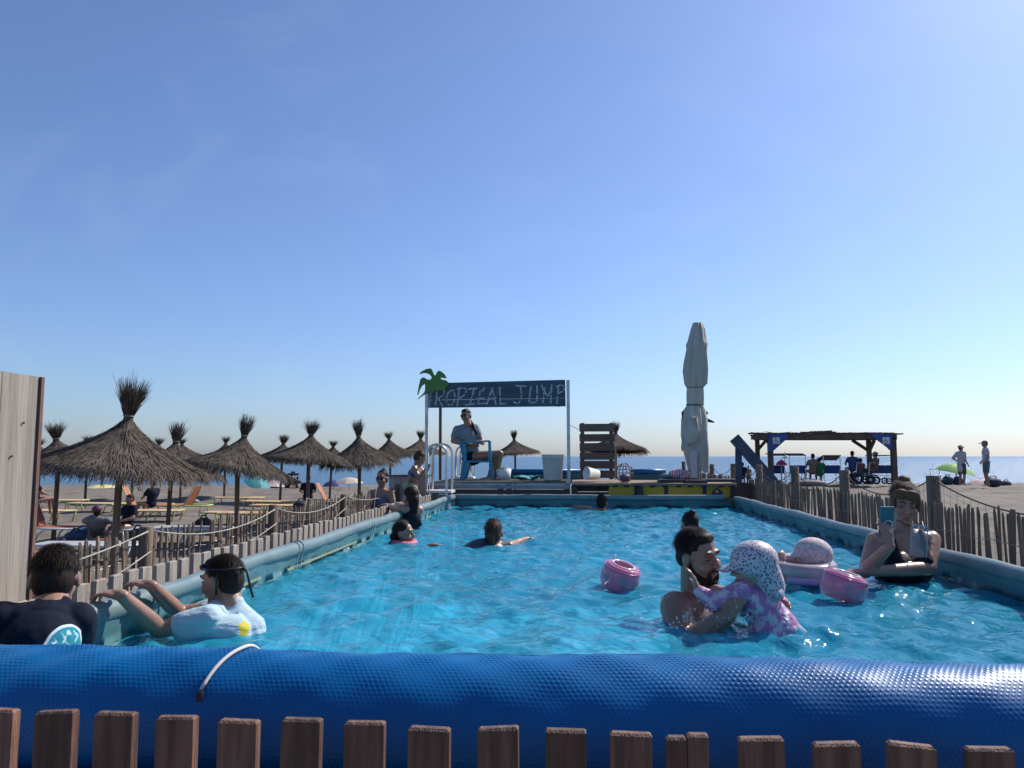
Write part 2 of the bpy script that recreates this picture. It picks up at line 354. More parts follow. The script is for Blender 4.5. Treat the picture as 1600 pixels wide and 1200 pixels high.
# ------------------------------------------------------------------ blue bubble cover rolled up at the near end
RC, RR = V((0.2, 1.90, 0.95)), 0.17
cover_m = pm('blue_bubble_cover', (0.0,0.125,0.33), (0.0,0.085,0.25), 2.5, 0.36, 0.0, spec=0.35)
roll = thing('pool_cover_roll', 'rolled up blue bubble pool cover lying across the near end of the pool', 'pool cover', (0.2, 1.9, 0.78))
rx = np.arange(-2.6, 2.81, 0.02); ra = np.linspace(0, 2*math.pi, 73)[:-1]
def roll_r(x, a):     # creases run slantwise round the roll
    return RR + 0.004*np.sin(1.7*x+a) + 0.003*np.sin(5*x+2*a) + 0.0018*np.sin(13*x-5*a+1) + 0.0014*np.sin(29*x+7*a) + 0.0012*np.sin(47*x-9*a)
b = MB(); nA = len(ra)
for x in rx:
    for a in ra:
        r = float(roll_r(x, a)); b.v.append((x, RC.y+r*math.sin(a), RC.z+r*math.cos(a)))
for i in range(len(rx)-1):
    for k in range(nA):
        p, q = i*nA+k, i*nA+(k+1) % nA; b.f.append((p, q, q+nA, p+nA))
b.build('cover_sheet', cover_m, roll, True)
dome = []; SP = 0.0125; bv = []; bf = []
na = int(R(170)*RR/(SP*0.866)); i0 = 0
for j in range(na):
    a0 = R(40) - j*(SP*0.866)/RR
    for x in np.arange(-2.0 + (j % 2)*SP/2, 2.15, SP):
        r = float(roll_r(x, a0)); n = V((0, math.sin(a0), math.cos(a0))); t = V((0, math.cos(a0), -math.sin(a0))); c = V((x, RC.y, RC.z)) + n*r
        o = len(bv); rb = 0.0047
        for k in range(6):
            q = 2*math.pi*k/6; bv.append(c + V((1,0,0))*(rb*math.cos(q)) + t*(rb*math.sin(q)))
        for k in range(6):
            q = 2*math.pi*k/6; bv.append(c + n*0.0005 + V((1,0,0))*(rb*0.62*math.cos(q)) + t*(rb*0.62*math.sin(q)))
        for k in range(6):
            bf.append((o+k, o+(k+1) % 6, o+6+(k+1) % 6, o+6+k))
        bf.append(tuple(range(o+6, o+12)))
bb = MB(); bb.v = [tuple(p) for p in bv]; bb.f = bf
bubble_m = pm('cover_bubbles', (0.0,0.135,0.365), (0.0,0.095,0.28), 2.5, 0.36, 0.0, spec=0.3)
bb.build('bubbles', bubble_m, roll, True, kind='stuff')
tie = thing('tie_strap', 'white strap with black buckle tied round the blue roll', 'strap', (P(345,1050,1.75).x, 1.9, 0.95))
xs0 = P(350,1015,1.82).x
pts = [(xs0+0.012-0.05*max(0, math.sin(R(t))) , RC.y+(RR+0.006)*math.sin(R(-t)), RC.z+(RR+0.006)*math.cos(R(-t))) for t in range(-70, 52, 6)]
MB().tube(pts, 0.0045, 8).build('strap', pm('strap_white', (0.62,0.58,0.52), None, rough=0.8), tie, True)
e = V(pts[-1]); MB().box(e+V((0,-0.002,-0.015)), (0.014,0.012,0.02)).build('buckle', black_pl, tie)
MB().tube([e+V((0,-0.004,-0.03)), e+V((0.002,0.0,-0.09)), e+V((0.006,0.02,-0.16))], 0.005, 6).build('strap_tail', black_pl, tie)
for q in ((0.004,-0.006,-0.035), (0.008,-0.004,-0.14)): MB().ell(e+V(q), (0.006,0.006,0.006), n=8, m=6).build('strap_stud', white_pl, tie)
trestle = pm('grey_trestle', (0.3,0.3,0.3), None, rough=0.6)
for x in (-2.35, 2.6):
    MB().beam((x,1.9,gz(x,1.9)), (x,1.9,0.95), 0.06, 0.06).box((x,1.9,0.77), (0.06,0.3,0.05)).build('roll_stand', trestle, roll)

# ------------------------------------------------------------------ picket fences
def picket_mesh(wd, h, th, seed, m):
    r = random.Random(seed); b = MB(); t = 0.004; z0, z1 = -h, 0
    tl, tr = r.uniform(-1,1)*0.003, r.uniform(-1,1)*0.003
    ring = lambda z, i, dl=0, dr=0: [(-wd/2+i, -th/2+i, z+dl), (wd/2-i, -th/2+i, z+dr), (wd/2-i, th/2-i, z+dr), (-wd/2+i, th/2-i, z+dl)]
    b.v += ring(z0, 0) + ring(z1-t, 0, tl, tr) + ring(z1, t, tl, tr)
    for k in range(2):
        for i in range(4): b.f.append((k*4+i, k*4+(i+1) % 4, k*4+4+(i+1) % 4, k*4+4+i))
    b.f.append((8,9,10,11)); b.f.append((3,2,1,0)); return b.mesh('picket', m)
YP = 1.43
ff = thing('picket_fence', 'dark brown flat topped picket fence in front of the blue roll', 'fence', (0.2, YP, -0.3))
for i, (x0, x1, yt) in enumerate([(-38,28,1107),(60,119,1109),(154,214,1113),(248,307,1117),(344,404,1122),(442,502,1123),(541,602,1127),(640,704,1133),(747,810,1135),(852,916,1138),(953,1018,1143),(1040,1071,1149),(1073,1106,1146),(1153,1223,1150),(1270,1340,1157),(1387,1460,1161),(1508,1580,1166),(1640,1712,1172)]):
    a, c = P(x0, yt, YP), P(x1, yt, YP)
    me = picket_mesh(c.x-a.x, a.z+0.3, 0.021, i, wood_front)
    obj('picket', me, ff, V(((a.x+c.x)/2, YP+random.uniform(-1,1)*0.003, a.z))-WL(ff), (random.uniform(-1,1)*0.01, random.uniform(-1,1)*0.008, random.uniform(-1,1)*0.03))
for z in (0.55, 0.0): MB().beam((-2.1,YP+0.028,z), (2.4,YP+0.028,z), 0.03, 0.07).build('rail', wood_front, ff)
lf = thing('picket_fence', 'pale sunlit picket fence hugging the long pool wall below the straw umbrellas', 'fence', (-2.0, 6, -0.3))
pk = [picket_mesh(0.072, 1.45, 0.024, 50+i, wood_grey) for i in range(4)]
for i in range(70):
    y = 2.30 + i*0.1155
    obj('picket', pk[i % 4], lf, V((-1.995+random.uniform(-1,1)*0.003, y, 1.09+random.uniform(-1,1)*0.008))-WL(lf), (random.uniform(-1,1)*0.014, random.uniform(-1,1)*0.012, R(90)+random.uniform(-1,1)*0.05))
for z in (0.62, 0.0): MB().beam((-2.03,2.2,z), (-2.03,10.4,z), 0.03, 0.07).build('rail', wood_grey, lf)

# weathered plank screen at the left edge
sc = thing('plank_screen', 'tall weathered grey plank screen standing beside the boy in navy', 'screen', (-2.03, 2.4, -0.3))
yy = 2.69
for i in range(5):
    wd = (0.02, 0.185, 0.19, 0.19, 0.2)[i]; m = wood_panel if i else wood_red
    y1 = yy; y0 = yy-wd+0.004; yy -= wd
    top = 1.895 + random.uniform(-1,1)*0.006 + (0.004 if i == 0 else 0)
    MB().box((-2.0-(0.006 if i == 0 else random.uniform(0,0.003)), (y0+y1)/2, (1.085+top)/2), (0.028 if i else 0.055, y1-y0, top-1.085)).build('plank', m, sc)
MB().box((-2.005,2.26,1.07), (0.07,0.9,0.022)).build('bottom_ledge', wood_panel, sc)
for y in (2.0, 2.6): MB().box((-2.06,y,0.78), (0.05,0.06,2.2)).build('post', wood_red, sc)
MB().tube([(-1.985,2.55,1.6),(-1.98,2.55,1.6)], 0.004, 6).tube([(-1.985,2.6,1.72),(-1.98,2.6,1.72)], 0.004, 6).build('nail_heads', pm('rusty_nail', (0.08,0.05,0.04), None), sc)

# ------------------------------------------------------------------ chestnut paling fences with posts, rope and netting
def paling_mesh(h, seed):
    r = random.Random(seed); b = MB(); ws = [r.uniform(0.011,0.0165) for _ in range(4)]; n = 5
    for j, z in enumerate((-h, -h*0.5, -0.03, 0)):
        w_ = ws[j]*(0.6 if j == 3 else 1); ox = r.uniform(-1,1)*0.006
        for k in range(n):
            a = 2*math.pi*k/n; b.v.append((ox+w_*math.cos(a), w_*0.65*math.sin(a), z))
    for j in range(3):
        for k in range(n): b.f.append((j*n+k, j*n+(k+1) % n, j*n+n+(k+1) % n, j*n+n+k))
    b.f.append(tuple(range(3*n, 4*n))); return b.mesh('paling', paling)
def paling_fence(name, label, X, y0, y1, step, ztop, zpost, zbase, posts, postr, seed):
    r = random.Random(seed); t = thing(name, label, 'fence', (X, (y0+y1)/2, zbase)); ms = [paling_mesh(ztop-zbase+0.1, seed+i) for i in range(6)]
    y = y0; k = 0
    while y < y1:
        if r.random() > 0.06:
            obj('paling', ms[k % 6], t, V((X+r.uniform(-1,1)*0.008, y, ztop+r.gauss(0,0.015)))-WL(t), (r.gauss(0,0.022), r.gauss(0,0.02), R(90)+r.uniform(-1,1)*0.5))
        y += step*r.uniform(0.75,1.3)*(1 if y < 12 else 1.6); k += 1
    for p in posts:
        z1 = zpost+r.uniform(-1,1)*0.02
        MB().tube([(X+0.05,p,zbase-0.1),(X+0.052,p,z1-0.006),(X+0.052,p,z1)], [postr,postr,postr*0.9], 12).build('post', post_m, t, True)
    for z in (ztop-0.18, ztop-0.6):
        b = MB(); pts = [(X-0.018, y0+i*(y1-y0)/90, z+0.008*math.sin(i*1.9)) for i in range(91)]
        b.tube(pts, 0.0022, 4); b.build('binding_wire', pm('wire', (0.35,0.33,0.3), None, rough=0.5, metal=0.6), t)
    return t
lp = [4.15*2.8/2.3+0.0, 5.86*2.8/2.3, 7.6*2.8/2.3+0.0, 11.0]; lp = [Yat(238,-2.75), Yat(432,-2.75), Yat(540,-2.75), 11.6]
lpf = paling_fence('paling_fence', 'split chestnut paling fence with round posts beside the sunbeds', -2.8, 3.5, 12.4, 0.062, 1.12, 1.17, -0.35, lp, 0.042, 100)
rp = [3.3, Yat(1450,2.57), Yat(1313,2.57), Yat(1237,2.57), Yat(1182,2.57), Yat(1142,2.57), Yat(1109,2.57), 17.5, 19.2]
rpf = paling_fence('paling_fence', 'dense brown paling fence with stout posts behind the mother with the phone', 2.52, 3.0, 19, 0.043, 1.27, 1.46, -0.3, rp, 0.047, 200)
b = MB()       # light netting stretched above the right palings
for i in range(len(rp)-1):
    a, c = rp[i], rp[i+1]; n = 28 if i < 4 else 12
    sag = lambda u: 1.44 - 0.16*4*u*(1-u)*(1 if i else 1.1)
    b.tube([(2.56, a+(c-a)*u/14, sag(u/14)) for u in range(15)], 0.005, 5)
    if i < 5:
        for k in range(1, n): u = k/n; b.tube([(2.56, a+(c-a)*u, sag(u)), (2.56, a+(c-a)*u+0.01, 1.0)], 0.0011, 3, False)
        for q in range(1, 7): b.tube([(2.56, a+(c-a)*u/8, sag(u/8)+(1.0-sag(u/8))*q/7) for u in range(9)], 0.0011, 3, False)
b.build('netting', dark_rope, rpf)
b = MB()
zs_ = [1.30, 1.02, 1.10, 1.13, 1.13]; ys_ = [3.3] + lp
for i in range(len(ys_)-1):
    b.tube([(-2.72, ys_[i]+(ys_[i+1]-ys_[i])*u/10, (1.0 if i == 0 else 1.13)+((1.13 if i == 0 else 1.13)-(1.0 if i == 0 else 1.13))*u/10 - 0.10*4*(u/10)*(1-u/10)*(0.3 if i == 0 else 1)) for u in range(11)], 0.005, 5)
    b.tube([(-2.71, ys_[i]+(ys_[i+1]-ys_[i])*u/6, 0.78+0.22*(u/6)**2) for u in range(7)], 0.004, 5)
r_ = random.Random(5)
for y in (7.5, 8.3, 8.6, 9.0, 9.7, 10.2):      # loose rope ends tied over the palings
    b.tube([(-2.76, y, 0.75), (-2.74, y+0.05, 0.95), (-2.73, y+0.12, 1.12+r_.random()*0.1), (-2.75, y+0.3, 1.1+r_.random()*0.08), (-2.77, y+0.36, 0.9)], 0.006, 5)
b.build('rope', rope_m, lpf, True)

# ------------------------------------------------------------------ decks behind the pool
grey_board = pm('grey_deck_board', (0.28,0.30,0.33), (0.20,0.21,0.24), 4, 0.8, 0.4, 30, (1,6,6), rand=0.12)
brown_board = pm('brown_deck_board', (0.30,0.21,0.15), (0.2,0.14,0.10), 4, 0.85, 0.4, 30, (6,1,6), rand=0.12)
dark_board = pm('dark_board', (0.075,0.07,0.08), (0.05,0.045,0.05), 4, 0.85, 0.3, 30)
YD = 11.42
dl = thing('wooden_platform', 'grey boarded platform carrying the lifeguard chair behind the far pool wall', 'platform', (-1.1, 12.2, -0.35))
zl = P(700,754,YD).z; x0, x1 = P(672,755,YD).x, P(890,755,YD).x
n = 13
for i in range(n):
    xa = x0+(x1-x0)*i/n; MB().box((xa+(x1-x0)/n/2, 12.3, zl-0.014), ((x1-x0)/n-0.008, 1.76, 0.028)).build('deck_plank', grey_board, dl)
MB().box(((x0+x1)/2,12.3,zl+0.006), (x1-x0-0.1,1.7,0.012)).build('artificial_turf', pm('dark_turf', (0.045,0.06,0.04), (0.03,0.04,0.03), 30, 1.0, 0.8, 200), dl)
for j, (zz, hh, yo) in enumerate(((zl-0.062, 0.06, 0), (zl-0.135, 0.07, 0.02), (zl-0.205, 0.055, 0.005), (zl-0.29, 0.09, 0.03))):
    MB().box(((x0+x1)/2,YD+yo,zz), (x1-x0,0.024,hh)).build('fascia_board', grey_board if j != 1 else dark_board, dl)
for x in (x0+0.05, (x0+x1)/2, x1-0.05):
    for y in (11.6, 13.05): MB().box((x,y,(zl-0.05-0.4)/2), (0.08,0.08,zl-0.05+0.4)).build('leg', dark_board, dl)
dr = thing('wooden_platform', 'brown boarded platform under the closed parasol with a rescue board beneath', 'platform', (1.1, 12.2, -0.35))
zr = P(1000,755,YD).z; x2, x3 = P(893,755,YD).x, P(1152,755,YD).x; n = 14
for i in range(n):
    ya = 11.4+1.9*i/n; MB().box(((x2+x3)/2, ya+1.9/n/2, zr-0.016), (x3-x2,1.9/n-0.008,0.03)).build('deck_plank', brown_board, dr)
for k, (za, hh) in enumerate(((zr-0.085, 0.09), (zr-0.19, 0.1), (zr-0.3, 0.1))):
    MB().box(((x2+x3)/2,11.62,za), (x3-x2,0.022,hh)).build('fascia_board', dark_board, dr)
for x in (x2+0.04, 0.9, x3-0.04):
    for y in (11.5, 13.2): MB().box((x,y,(zr-0.05-0.4)/2), (0.09,0.09,zr-0.05+0.4)).build('leg', dark_board, dr)
MB().prism([P(1152,753,11.40), P(1172,755,11.40), P(1205,778,11.40), P(1212,800,11.40), P(1152,800,11.40)], (0,0.03,0)).build('side_panel', pm('brown_side_panel', (0.10,0.06,0.045), (0.07,0.04,0.03), 4, 0.8), dr)
# yellow rescue stretcher
ys = pm('yellow_plastic', (0.62,0.40,0.02), (0.5,0.32,0.02), 3, 0.4)
sb = thing('spine_board', 'yellow rescue spine board stored on edge under the brown platform', 'rescue board', P(1045,775,11.5))
def rrect(x0_, y0_, x1_, y1_, Y, rad=6):
    out_ = []
    for cx, cy, a0 in ((x1_-rad, y0_+rad, -90), (x1_-rad, y1_-rad, 0), (x0_+rad, y1_-rad, 90), (x0_+rad, y0_+rad, 180)):
        for t in range(0, 91, 30): out_.append(P(cx+rad*math.cos(R(a0+t)), cy+rad*math.sin(R(a0+t)), Y))
    return out_[::-1]
MB().prism(rrect(951,756,1143,778,11.5,9), (0,0.05,0)).build('board', ys, sb, False)
for x in (957, 974, 993, 1015, 1034, 1056, 1074, 1095, 1122): MB().prism(rrect(x,758.5,x+9,761.5,11.494,1.4), (0,0.003,0)).build('hand_slot', black_pl, sb)
for x in (991, 1038, 1098): MB().prism(rrect(x,757,x+6,778,11.492,1), (0,0.004,0)).build('strap', pm('navy_strap', (0.02,0.03,0.07), None), sb)
MB().prism([P(1110,777,11.49), P(1114,766,11.49), P(1120,762,11.49), P(1128,767,11.49), P(1131,777,11.49)], (0,0.005,0)).build('head_block', pm('navy_foam', (0.03,0.05,0.12), None), sb)
MB().tube([P(1120,768,11.485), P(1120,768,11.48)], 0.025, 12).build('badge', ys, sb)

# navy stair handrail
hr = thing('stair_handrail', 'navy painted handrail sloping down from the brown platform', 'handrail', P(1205,790,11.6))
MB().beam(P(1147,684,11.62), P(1219,766,11.62), 0.16, 0.04, V((0,1,0))).build('sloping_rail', navy_paint, hr)
MB().beam(P(1154,752,11.66), P(1154,692,11.66), 0.09, 0.05, V((0,1,0))).build('post', navy_paint, hr)
pb = P(1209,770,11.66); MB().beam((pb.x,pb.y,-0.3), (pb.x,pb.y,pb.z+0.12), 0.075, 0.05, V((0,1,0))).build('post', navy_paint, hr)
pb = P(1186,740,11.7); MB().beam((pb.x,pb.y,-0.3), (pb.x,pb.y,pb.z), 0.07, 0.05, V((0,1,0))).build('post', navy_paint, hr)

# ------------------------------------------------------------------ TROPICAL JUMP sign
YS = 11.75
def C(cx, cy, Y=YS): return P(620+cx/5.714, 560+cy/5.714, Y)
sg = thing('sign_frame', 'white metal frame holding a dark plank sign lettered TROPICAL JUMP', 'sign', P(780,752,YS))
board_m = pm('slate_painted_plank', (0.075,0.115,0.145), (0.05,0.08,0.105), 3, 0.8, 0.4, 25, (0.6,6,6), rand=0.15)
TL, TR_, BL, BR = (272,222), (1503,190), (278,441), (1508,428)
lerp2 = lambda a, b_, t: (a[0]+(b_[0]-a[0])*t, a[1]+(b_[1]-a[1])*t)
edges = [0, 0.29, 0.37, 0.68, 0.72, 1.0]
for (ta, tb) in ((0.0,0.3465), (0.351,0.680), (0.690,1.0)):
    MB().prism([C(*lerp2(TL,BL,ta)), C(*lerp2(TL,BL,tb)), C(*lerp2(TR_,BR,tb+ (0.004 if tb<1 else 0))), C(*lerp2(TR_,BR,ta))], (0,0.022,0)).build('plank', board_m, sg)
for cx in (330, 900, 1440): MB().box((C(cx,330).x,YS+0.037,C(cx,325).z), (0.05,0.025,0.36)).build('batten', board_m, sg)
chalk = pm('chalk_white_paint', (0.42,0.48,0.52), (0.28,0.34,0.39), 8, 0.9, detail=6)
LET = {'letter_t': [[(303,296),(298,360),(290,430)],[(283,302),(345,294)]],
 'letter_r': [[(358,300),(352,360),(345,415)],[(340,300),(385,276),(424,290),(418,325),(380,350),(350,362)],[(372,352),(388,390),(408,426)]],
 'letter_o': [[(488,286),(455,312),(438,362),(448,404),(475,424),(504,402),(520,350),(512,298),(500,282)]],
 'letter_p': [[(557,270),(550,350),(538,424)],[(540,272),(590,260),(624,276),(612,315),(580,345),(552,358)]],
 'letter_i': [[(640,273),(716,267)],[(690,270),(672,340),(652,412)],[(612,415),(692,407)]],
 'letter_c': [[(782,264),(768,290),(745,282),(738,340),(726,404)],[(720,406),(802,400)],[(712,360),(778,356)]],
 'letter_a': [[(852,266),(826,340),(804,410)],[(852,266),(868,340),(884,408)],[(820,366),(882,348)]],
 'letter_l': [[(918,258),(922,340),(925,406)],[(918,408),(972,402)]],
 'letter_j': [[(1066,244),(1152,250)],[(1103,250),(1114,320),(1106,372),(1080,408),(1044,388)]],
 'letter_u': [[(1198,252),(1186,330),(1182,398),(1250,392),(1254,320),(1252,244)]],
 'letter_m': [[(1322,262),(1312,330),(1304,396)],[(1292,244),(1322,296),(1350,348),(1370,290),(1384,236)],[(1384,236),(1380,320),(1374,398)]],
 'letter_p_last': [[(1442,250),(1438,330),(1428,402)],[(1424,252),(1470,234),(1500,254),(1488,292),(1436,312)]]}
for nm, strokes in LET.items():
    b = MB()
    for q, st in enumerate(strokes):
        pts = [C(x, y, YS-0.004-0.0015*q) for x, y in st]
        for i in range(len(pts)-1):
            a, c = pts[i], pts[i+1]; d = (c-a).normalized(); nrm = V((-d.z,0,d.x))*0.0125; e = d*0.008
            b.prism([a-e+nrm, a-e-nrm*0.9, c+e-nrm, c+e+nrm], (0,0.0012+0.0002*i,0))
    b.build(nm.replace('_last',''), chalk, sg)
green_m = pm('palm_green_paint', (0.085,0.24,0.05), (0.065,0.19,0.04), 6, 0.6)
PALM = [(185,365),(250,320),(300,297),(430,277),(465,215),(440,196),(395,186),(390,172),(447,178),(430,145),(400,118),(375,108),(358,122),(345,150),(333,150),(325,125),(312,98),(300,88),(260,95),(222,116),(205,130),(205,140),(235,131),(262,131),(295,145),(310,165),(305,186),(290,190),(265,184),(245,170),(230,170),(210,185),(198,235),(182,325),(189,326),(205,280),(222,248),(245,228),(256,236),(254,268),(246,300),(228,322),(190,355)]
me = MB(); me.prism([C(x, y, YS-0.05) for x, y in PALM], (0,0.02,0)); me.build('palm_cutout', green_m, sg)
for px, ya, yb in ((667,600,758), (887.5,594,757)):
    a, c = P(px,ya,YS), P(px+(0 if px < 800 else 1.5),yb,YS); MB().beam(c, a, 0.05, 0.05, V((0,1,0))).build('post', white_metal, sg)
a, c = P(688,637,12.9), P(688,750,12.9); MB().beam(c, a+V((0,0,0.3)), 0.045, 0.045, V((0,1,0))).build('post', wood_red, sg)
MB().beam(P(668,611,YS+0.06), P(688,611,12.9), 0.03, 0.03).build('brace', white_metal, sg)
MB().tube([P(888,663,YS), P(904,671,12.2)], 0.004, 5).build('guy_line', dark_rope, sg)

# ------------------------------------------------------------------ steel ladders
def ladder_u(b, A, B, top, r=0.019, tail=None):     # inverted U from foot A over the top to foot B
    A, B = V(A), V(B); w_ = (B-A); w_.z = 0; c = (A+B)/2; hw = w_.length/2; u = w_.normalized(); pts = [A]
    for t in range(180, -1, -15): pts.append(V((c.x, c.y, top-hw)) + u*(hw*math.cos(R(t))) + V((0,0,hw*math.sin(R(t)))))
    pts.append(B)
    if tail: pts += [V(q) for q in tail]
    b.tube(pts, r, 10); return b
ld = thing('pool_ladder', 'shiny steel ladder with twin arched rails over the far pool corner', 'ladder', P(690,800,11.0))
for k, (xa, xb, yd) in enumerate(((666, 697.5, 10.95), (676, 706.5, 11.3))):
    a = P(xa,780,yd); bq = P(xb,772,yd); a.z = -0.3
    b = MB(); ladder_u(b, a, bq, P(680,694.5,yd).z, tail=[P(xb+1,782,yd), P(xb+9,800,yd-0.05), P(xb+24,850,yd-0.1)]); b.build('arched_rail', steel, ld, True)
MB().box(P(689,767.5,11.1), (0.36,0.36,0.035)).build('top_step', white_pl, ld)
for yq in (797, 815): MB().box(P(711 if yq < 800 else 719,yq,11.05), (0.1,0.36,0.025)).build('step', white_pl, ld)
ld2 = thing('pool_ladder', 'second steel ladder standing behind the blue plastic chair', 'ladder', P(725,745,13.6))
for k, (xa, xb, yd) in enumerate(((712, 735, 13.5), (719, 740, 13.8))):
    b = MB(); ladder_u(b, P(xa,750,yd), P(xb,750,yd), P(720,697+k,yd).z, 0.017); b.build('arched_rail', steel, ld2, True)
MB().box(P(728,746,13.6), (0.3,0.3,0.04)).build('top_step', white_pl, ld2)
bx = thing('storage_box', 'pale beige panelled box beside the ladder at the pool corner', 'box', P(645,790,11.6))
bc = P(640,767,11.75); beige = pm('beige_panel', (0.42,0.38,0.35), (0.36,0.32,0.3), 4, 0.7, rand=0.05)
for i in range(6): MB().box((bc.x-0.24+0.095*i,bc.y-0.15,(bc.z+0.22-0.35)/2), (0.09,0.02,bc.z+0.22+0.35)).build('panel', beige, bx)
MB().box((bc.x,bc.y,(bc.z+0.2-0.35)/2), (0.56,0.26,bc.z+0.2+0.35)).build('body', beige, bx)
MB().box((bc.x,bc.y,bc.z+0.235), (0.62,0.4,0.025)).build('lid', dark_board, bx)

# ------------------------------------------------------------------ things on the decks
bk = thing('plastic_bucket', 'tall white plastic bucket on the platform beside the lifeguard', 'bucket', P(864,751,12.0))
o_ = P(864,751,12.0); H = P(864,710,12.0).z-o_.z
MB().lathe([(0.0,0.004),(0.135,0.004),(0.14,0.02),(0.168,H-0.02),(0.175,H-0.02),(0.177,H),(0.166,H),(0.137,0.02),(0,0.02)], 28, o_).build('body', white_pl, bk, True)
MB().lathe([(0.172,H-0.05),(0.178,H-0.05),(0.178,H-0.035),(0.172,H-0.035)], 28, o_).build('rim_band', white_pl, bk, True)
b2 = thing('plastic_bucket', 'small white bucket lying on its side in front of the pallet', 'bucket', P(926,749,11.8))
M = Euler((R(82),0,R(-60))).to_matrix(); MB().lathe([(0,0.0),(0.075,0.0),(0.095,0.19),(0.1,0.19),(0.1,0.205),(0.09,0.205),(0.072,0.01),(0,0.01)], 22, P(934,742,11.8), M).build('body', white_pl, b2, True)
tin = thing('paint_bucket', 'grimy white bucket with cloth behind the lifeguard foot', 'bucket', P(788,752,12.4)); o_ = P(787,752,12.4)
MB().lathe([(0,0),(0.1,0),(0.125,0.2),(0.118,0.2),(0.095,0.01),(0,0.01)], 20, o_).build('body', white_pl, tin, True)
MB().ell(o_+V((0,0,0.19)), (0.11,0.1,0.04), n=10, m=6).build('cloth', pm('cloth_green', (0.12,0.16,0.08), None), tin, True)
pl = thing('wood_pallet', 'upright brown slatted wooden pallet on the platform', 'pallet', P(932,748,12.2))
pw = pm('pallet_wood', (0.145,0.10,0.08), (0.09,0.065,0.055), 5, 0.85, 0.5, 30, (0.7,6,6), rand=0.15)
for i, (ya, yb) in enumerate(((662,674.5), (678,690), (692,705), (707,718.5), (720,732.5), (735,747))):
    k = i*0.25; a, c = P(905+k,ya,12.2), P(960+k*0.4,yb,12.2)
    MB().box(((a.x+c.x)/2,12.2,(a.z+c.z)/2), (c.x-a.x,0.02,a.z-c.z-0.004), Euler((0,random.uniform(-1,1)*0.008,0))).build('slat', pw, pl)
for x in (910, 955): a, c = P(x,661,12.24), P(x,749,12.24); MB().beam(c, a, 0.06, 0.05, V((0,1,0))).build('stringer', pw, pl)
a, c = P(962,695,12.3), P(962,749,12.3); MB().beam(c, a, 0.02, 0.09, V((0,1,0))).build('back_batten', pm('pale_wood', (0.4,0.33,0.24), None), pl)
wb = thing('wire_basket', 'round wire mesh ball basket on the brown platform', 'basket', P(975,753,11.7)); o_ = P(976,739,11.7); wm = pm('copper_wire', (0.16,0.08,0.08), None, rough=0.5, metal=0.4)
b = MB()
for k in range(7):
    a = math.pi*k/7; b.tube([o_+V((0.13*math.cos(t)*math.cos(a),0.13*math.cos(t)*math.sin(a),0.145*math.sin(t))) for t in np.linspace(0,6.28,25)], 0.004, 5)
for z in (-0.1,-0.05,0,0.05,0.1):
    rr = 0.13*math.sqrt(1-(z/0.145)**2); b.tube([o_+V((rr*math.cos(t),rr*math.sin(t),z)) for t in np.linspace(0,6.28,21)], 0.004, 5)
b.build('wire_cage', wm, wb, True)
MB().ell(o_+V((0,0,-0.07)), (0.085,0.085,0.06), n=12, m=8).build('net_contents', pm('purple_net', (0.12,0.09,0.16), None), wb, True)
for nm, px0, px1, lab in (('cover_reel', 797, 907, 'blue cover tube lying behind the white bucket'), ('cover_reel', 985, 1040, 'short stretch of blue cover tube right of the wire basket')):
    a, c = P(px0,737,13.15), P(px1,737,13.15); rr_ = thing(nm, lab, 'pool cover', (a+c)/2-V((0,0,0.2)))
    MB().tube([a,c], 0.045, 16).build('tube', cover_m, rr_, True); tm = pm('teal_sheet', (0.03,0.16,0.19), (0.02,0.12,0.15), 5, 0.5)
    MB().box((a+c)/2+V((0,0.02,-0.12)), ((c-a).length,0.05,0.15)).build('hanging_sheet', tm, rr_)
tl_ = thing('folded_tarp', 'crumpled turquoise tarp by the white bucket', 'tarp', P(820,751,12.0)); tq = pm('turquoise_tarp', (0.04,0.33,0.36), (0.03,0.25,0.3), 8, 0.5, 0.4, 20)
b = MB(); o_ = P(820,750,12.0)
for i in range(9): b.ell(o_+V((random.uniform(-0.2,0.2),random.uniform(-0.06,0.06),0.02+random.uniform(0,0.035))), (0.1,0.06,0.02), Euler((random.uniform(-.3,.3),random.uniform(-.3,.3),random.random())).to_matrix(), 9, 6)
b.build('tarp_folds', tq, tl_)
bsp = thing('parasol_base', 'black flat parasol base plates on the brown platform', 'base', P(1080,750,11.9))
for (xa, xb, yq, Y) in ((1030,1150,745.5,12.2), (1028,1078,748.5,11.8), (1070,1103,748.8,11.65)):
    a, c = P(xa,yq,Y), P(xb,yq,Y); MB().box(((a.x+c.x)/2,Y,zr+0.022), (c.x-a.x,0.3,0.04)).build('plate', black_pl if xa != 1030 else dark_board, bsp)
bg_ = thing('striped_towel', 'bundled pink and white striped towel on the platform near the parasol', 'towel', P(1057,744,12.3)); o_ = P(1058,741,12.3)
st_m = bpy.data.materials.new('pink_stripes'); st_m.use_nodes = True; t_ = st_m.node_tree; wv = t_.nodes.new('ShaderNodeTexWave'); wv.inputs['Scale'].default_value = 9; wv.inputs['Distortion'].default_value = 2; cr_ = t_.nodes.new('ShaderNodeValToRGB'); cr_.color_ramp.elements[0].color = (0.5,0.05,0.09,1); cr_.color_ramp.elements[1].color = (0.75,0.7,0.72,1); tcn = t_.nodes.new('ShaderNodeTexCoord')
t_.links.new(tcn.outputs['Object'], wv.inputs[0]); t_.links.new(wv.outputs[0], cr_.inputs[0]); t_.links.new(cr_.outputs[0], t_.nodes['Principled BSDF'].inputs['Base Color'])
MB().ell(o_, (0.14,0.12,0.085), n=16, m=10).ell(o_+V((0.08,0,-0.04)), (0.13,0.11,0.05), n=16, m=10).build('bundle', st_m, bg_, True)
